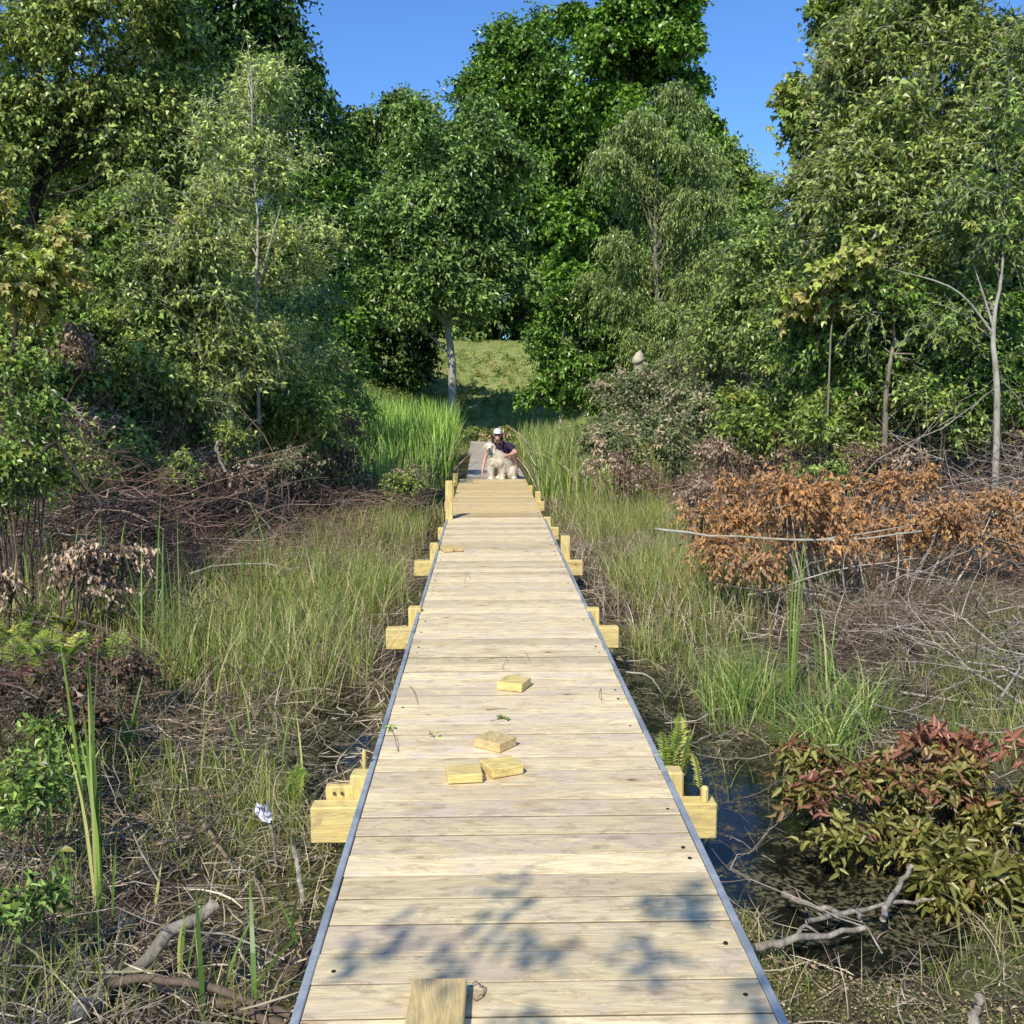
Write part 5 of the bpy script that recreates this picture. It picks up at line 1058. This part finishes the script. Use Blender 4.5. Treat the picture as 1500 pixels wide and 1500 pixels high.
# cap, sunglasses, hair, mouth
B = Body(); B.ball(hc + [0, .015, .055], (.084, .098, .078)); B.ball(hc + [0, .015, .035], (.084, .098, .04)); cap = B.build('cap', capm, per, .007, 3)
B = Body(); B.chain([(*(hc + [-.045, -.085, .038]), .012), (*(hc + [0, -.125, .036]), .012), (*(hc + [.045, -.085, .038]), .012)]); B.ball(hc + [0, -.085, .042], (.066, .06, .009), rot=(R(12), 0, 0)); B.build('visor', capm, cap, .006, 2)
g = MB()
for s_ in (-1, 1):
    v = IV * [.028, .008, .020] + hc + [s_ * .032, -.082, .012]; g.add(v, IF)
g.add(*tubes(np.array([[hc + [-.07, -.02, .014], hc + [-.06, -.08, .016], hc + [0, -.088, .018], hc + [.06, -.08, .016], hc + [.07, -.02, .014]]]), .004, 6)); g.build('sunglasses', plain('black_lens', (.008, .008, .01), .1, .6), per, smooth=True)
g = MB(); g.add(IV * [.024, .005, .007] + hc + [0, -.091, -.052], IF); g.build('mouth', plain('smile', (.75, .62, .58), .4), per)
B = Body(); B.ball(hc + [0, .045, .0], (.08, .07, .085))
for s_ in (-1, 1): B.chain([(*(hc + [s_ * .075, .02, .01]), .022), (*(hc + [s_ * .085, .01, -.08]), .028), (*(hc + [s_ * .08, -.01, -.17]), .024), (*(hc + [s_ * .075, -.02, -.24]), .012)], flat=(1, .8, 1))
B.build('hair', hairm, per, .008, 2)
# dog
fur = noise_mat('cream_fur', (.82, .77, .64), (.68, .60, .45), 30, .9, bump=.6, bdist=.004); dark = plain('black_nose', (.012, .011, .011), .35, .5)
dog = empty('dog', (.12, 18.98, ZD), 'fluffy cream dog sitting on the deck, facing the camera', 'dog')
B = Body(); z = ZD
B.chain([(.30, 19.16, .16, .135), (.24, 19.10, .27, .14), (.16, 19.04, .37, .135), (.08, 19.00, .44, .115), (.02, 18.97, .50, .092), (-.02, 18.96, .56, .085)], flat=(1, 1, 1))
B.chain([(.02, 18.955, .36, .09), (.12, 18.955, .34, .09)])
hd = np.array((-.055, 18.93, .615)); B.ball(hd, (.088, .09, .085)); B.chain([(*(hd + [-.004, -.06, -.022]), .052), (*(hd + [-.008, -.125, -.035]), .038)], flat=(1, 1, .9)); B.ball(hd + [-.006, -.10, -.062], (.028, .045, .018))
for s_ in (-1, 1): B.ball(hd + [s_ * .035, -.06, .025], (.026, .022, .018))
# front legs
for (x0, x1) in ((.0, -.035), (.14, .175)):
    B.chain([(x0, 18.98, .32, .07), (x1, 18.97, .20, .05), (x1, 18.965, .10, .040), (x1, 18.95, .045, .040)]); B.chain([(x1, 18.945, .036, .042), (x1, 18.905, .032, .036)], flat=(1.1, 1, .75))
    for dx in (-.022, 0, .022): B.ball((x1 + dx, 18.88, .026), (.014, .022, .018))
# haunches and hind feet
B.ball((.355, 19.10, .15), (.10, .15, .13)); B.chain([(.38, 19.10, .07, .06), (.40, 18.98, .045, .042), (.395, 18.90, .034, .036)], flat=(1, 1, .75)); B.ball((.16, 19.16, .14), (.11, .14, .12))
B.chain([(.11, 19.02, .05, .045), (.09, 18.95, .035, .032)], flat=(1, 1, .8))
B.chain([(.32, 19.28, .10, .05), (.30, 19.36, .055, .045), (.22, 19.44, .045, .035), (.14, 19.46, .035, .015)])
body = B.build('body', fur, dog, .0085, 3)
# shaggy coat
rg = np.random.default_rng(220); sel = rg.integers(0, len(B.V), 16000); Vp = B.V[sel]; Nv = B.Nn[sel]
facey = (Vp[:, 1] < hd[1] - .045) & (Vp[:, 2] > .52); Vp = Vp[~facey]; Nv = Nv[~facey]; n = len(Vp)
dd = norm(Nv * .55 + [0, 0, -1.0] + rg.normal(0, .25, (n, 3))); Lf = rg.uniform(.02, .05, n)[:, None, None]; t_ = np.array([0, .5, 1])[None, :, None]
Q = Vp[:, None] - Nv[:, None] * .004 + Nv[:, None] * .012 * t_ + dd[:, None] * Lf * t_; Q[..., 2] = np.maximum(Q[..., 2], ZD + .003)
g = MB(); g.add(*ribbons(Q, np.array([[.006, .004, .0005]]), norm(np.cross(dd, Nv + rg.normal(0, .3, (n, 3)))), rg.random((n, 3)))); o = g.build('coat', noise_mat('fur_tufts', (.88, .83, .70), (.70, .61, .45), 14, .9, bump=0, varcol=.2), dog)
for s_ in (-1, 1):
    Be = Body(); Be.chain([(*(hd + [s_ * .075, .0, .045]), .022), (*(hd + [s_ * .098, -.01, -.01]), .032), (*(hd + [s_ * .095, -.012, -.055]), .022)], flat=(.6, 1, 1)); Be.build('ear', noise_mat('ear_fur_%d' % s_, (.72, .62, .44), (.60, .50, .34), 30, .9, bump=.5), dog, .007, 3)
    g = MB(); g.add(IV * .011 + hd + [s_ * .036, -.082, .012], IF); g.build('eye', dark, dog, smooth=True)
g = MB(); g.add(IV * [.021, .014, .016] + hd + [-.008, -.162, -.026], IF); g.build('nose', dark, dog, smooth=True)
g = MB(); g.add(*tubes(np.array([[hd + [-.036, -.125, -.058], hd + [-.02, -.148, -.068], hd + [.004, -.148, -.068], hd + [.02, -.125, -.058]]]), .008, 6)); g.build('mouth', plain('dog_lips', (.03, .02, .02), .5), dog, smooth=True)
# collar with bandana corner
g = MB(); a = np.linspace(0, 6.283, 25); cc_ = np.array((-.005, 18.965, .51)); P_ = np.stack([cc_[0] + .098 * np.cos(a), cc_[1] + .098 * np.sin(a), cc_[2] + .02 * np.sin(a) - .005 * np.cos(a)], -1)
g.add(*tubes(P_[None], .009, 6)); g.build('collar', plain('teal_collar', (.10, .25, .28), .7), dog, smooth=True)

# ------------------------------------------------------------------ light
w = D.worlds.new('World'); sc.world = w; w.use_nodes = True; nt = w.node_tree; bg = nt.nodes['Background']
sky = nt.nodes.new('ShaderNodeTexSky'); sky.sky_type = 'NISHITA'; sky.sun_disc = False
EL, AZ = 43, 25
sky.sun_elevation = R(EL); sky.sun_rotation = R(180 + AZ); sky.ozone_density = 4.0; sky.air_density = 1.0; sky.dust_density = .3
nt.links.new(mixc(nt, sky.outputs[0], (.84, 1.26, 1.80), 1.0, 'MULTIPLY'), bg.inputs[0]); bg.inputs[1].default_value = .104; sky.ozone_density = 3.0
sl = D.lights.new('sun', 'SUN'); sl.energy = 5.0; sl.angle = R(.45); sl.color = (1, .93, .80); so = D.objects.new('sun', sl); COL.objects.link(so)
so.rotation_euler = Vector((math.sin(R(AZ)) * math.cos(R(EL)), math.cos(R(AZ)) * math.cos(R(EL)), -math.sin(R(EL)))).to_track_quat('-Z', 'Y').to_euler()
sc.view_settings.view_transform = 'Standard'; sc.view_settings.look = 'None'; sc.view_settings.exposure = 0
print('TREES', TREES, 'total verts', sum(len(m.vertices) for m in D.meshes))
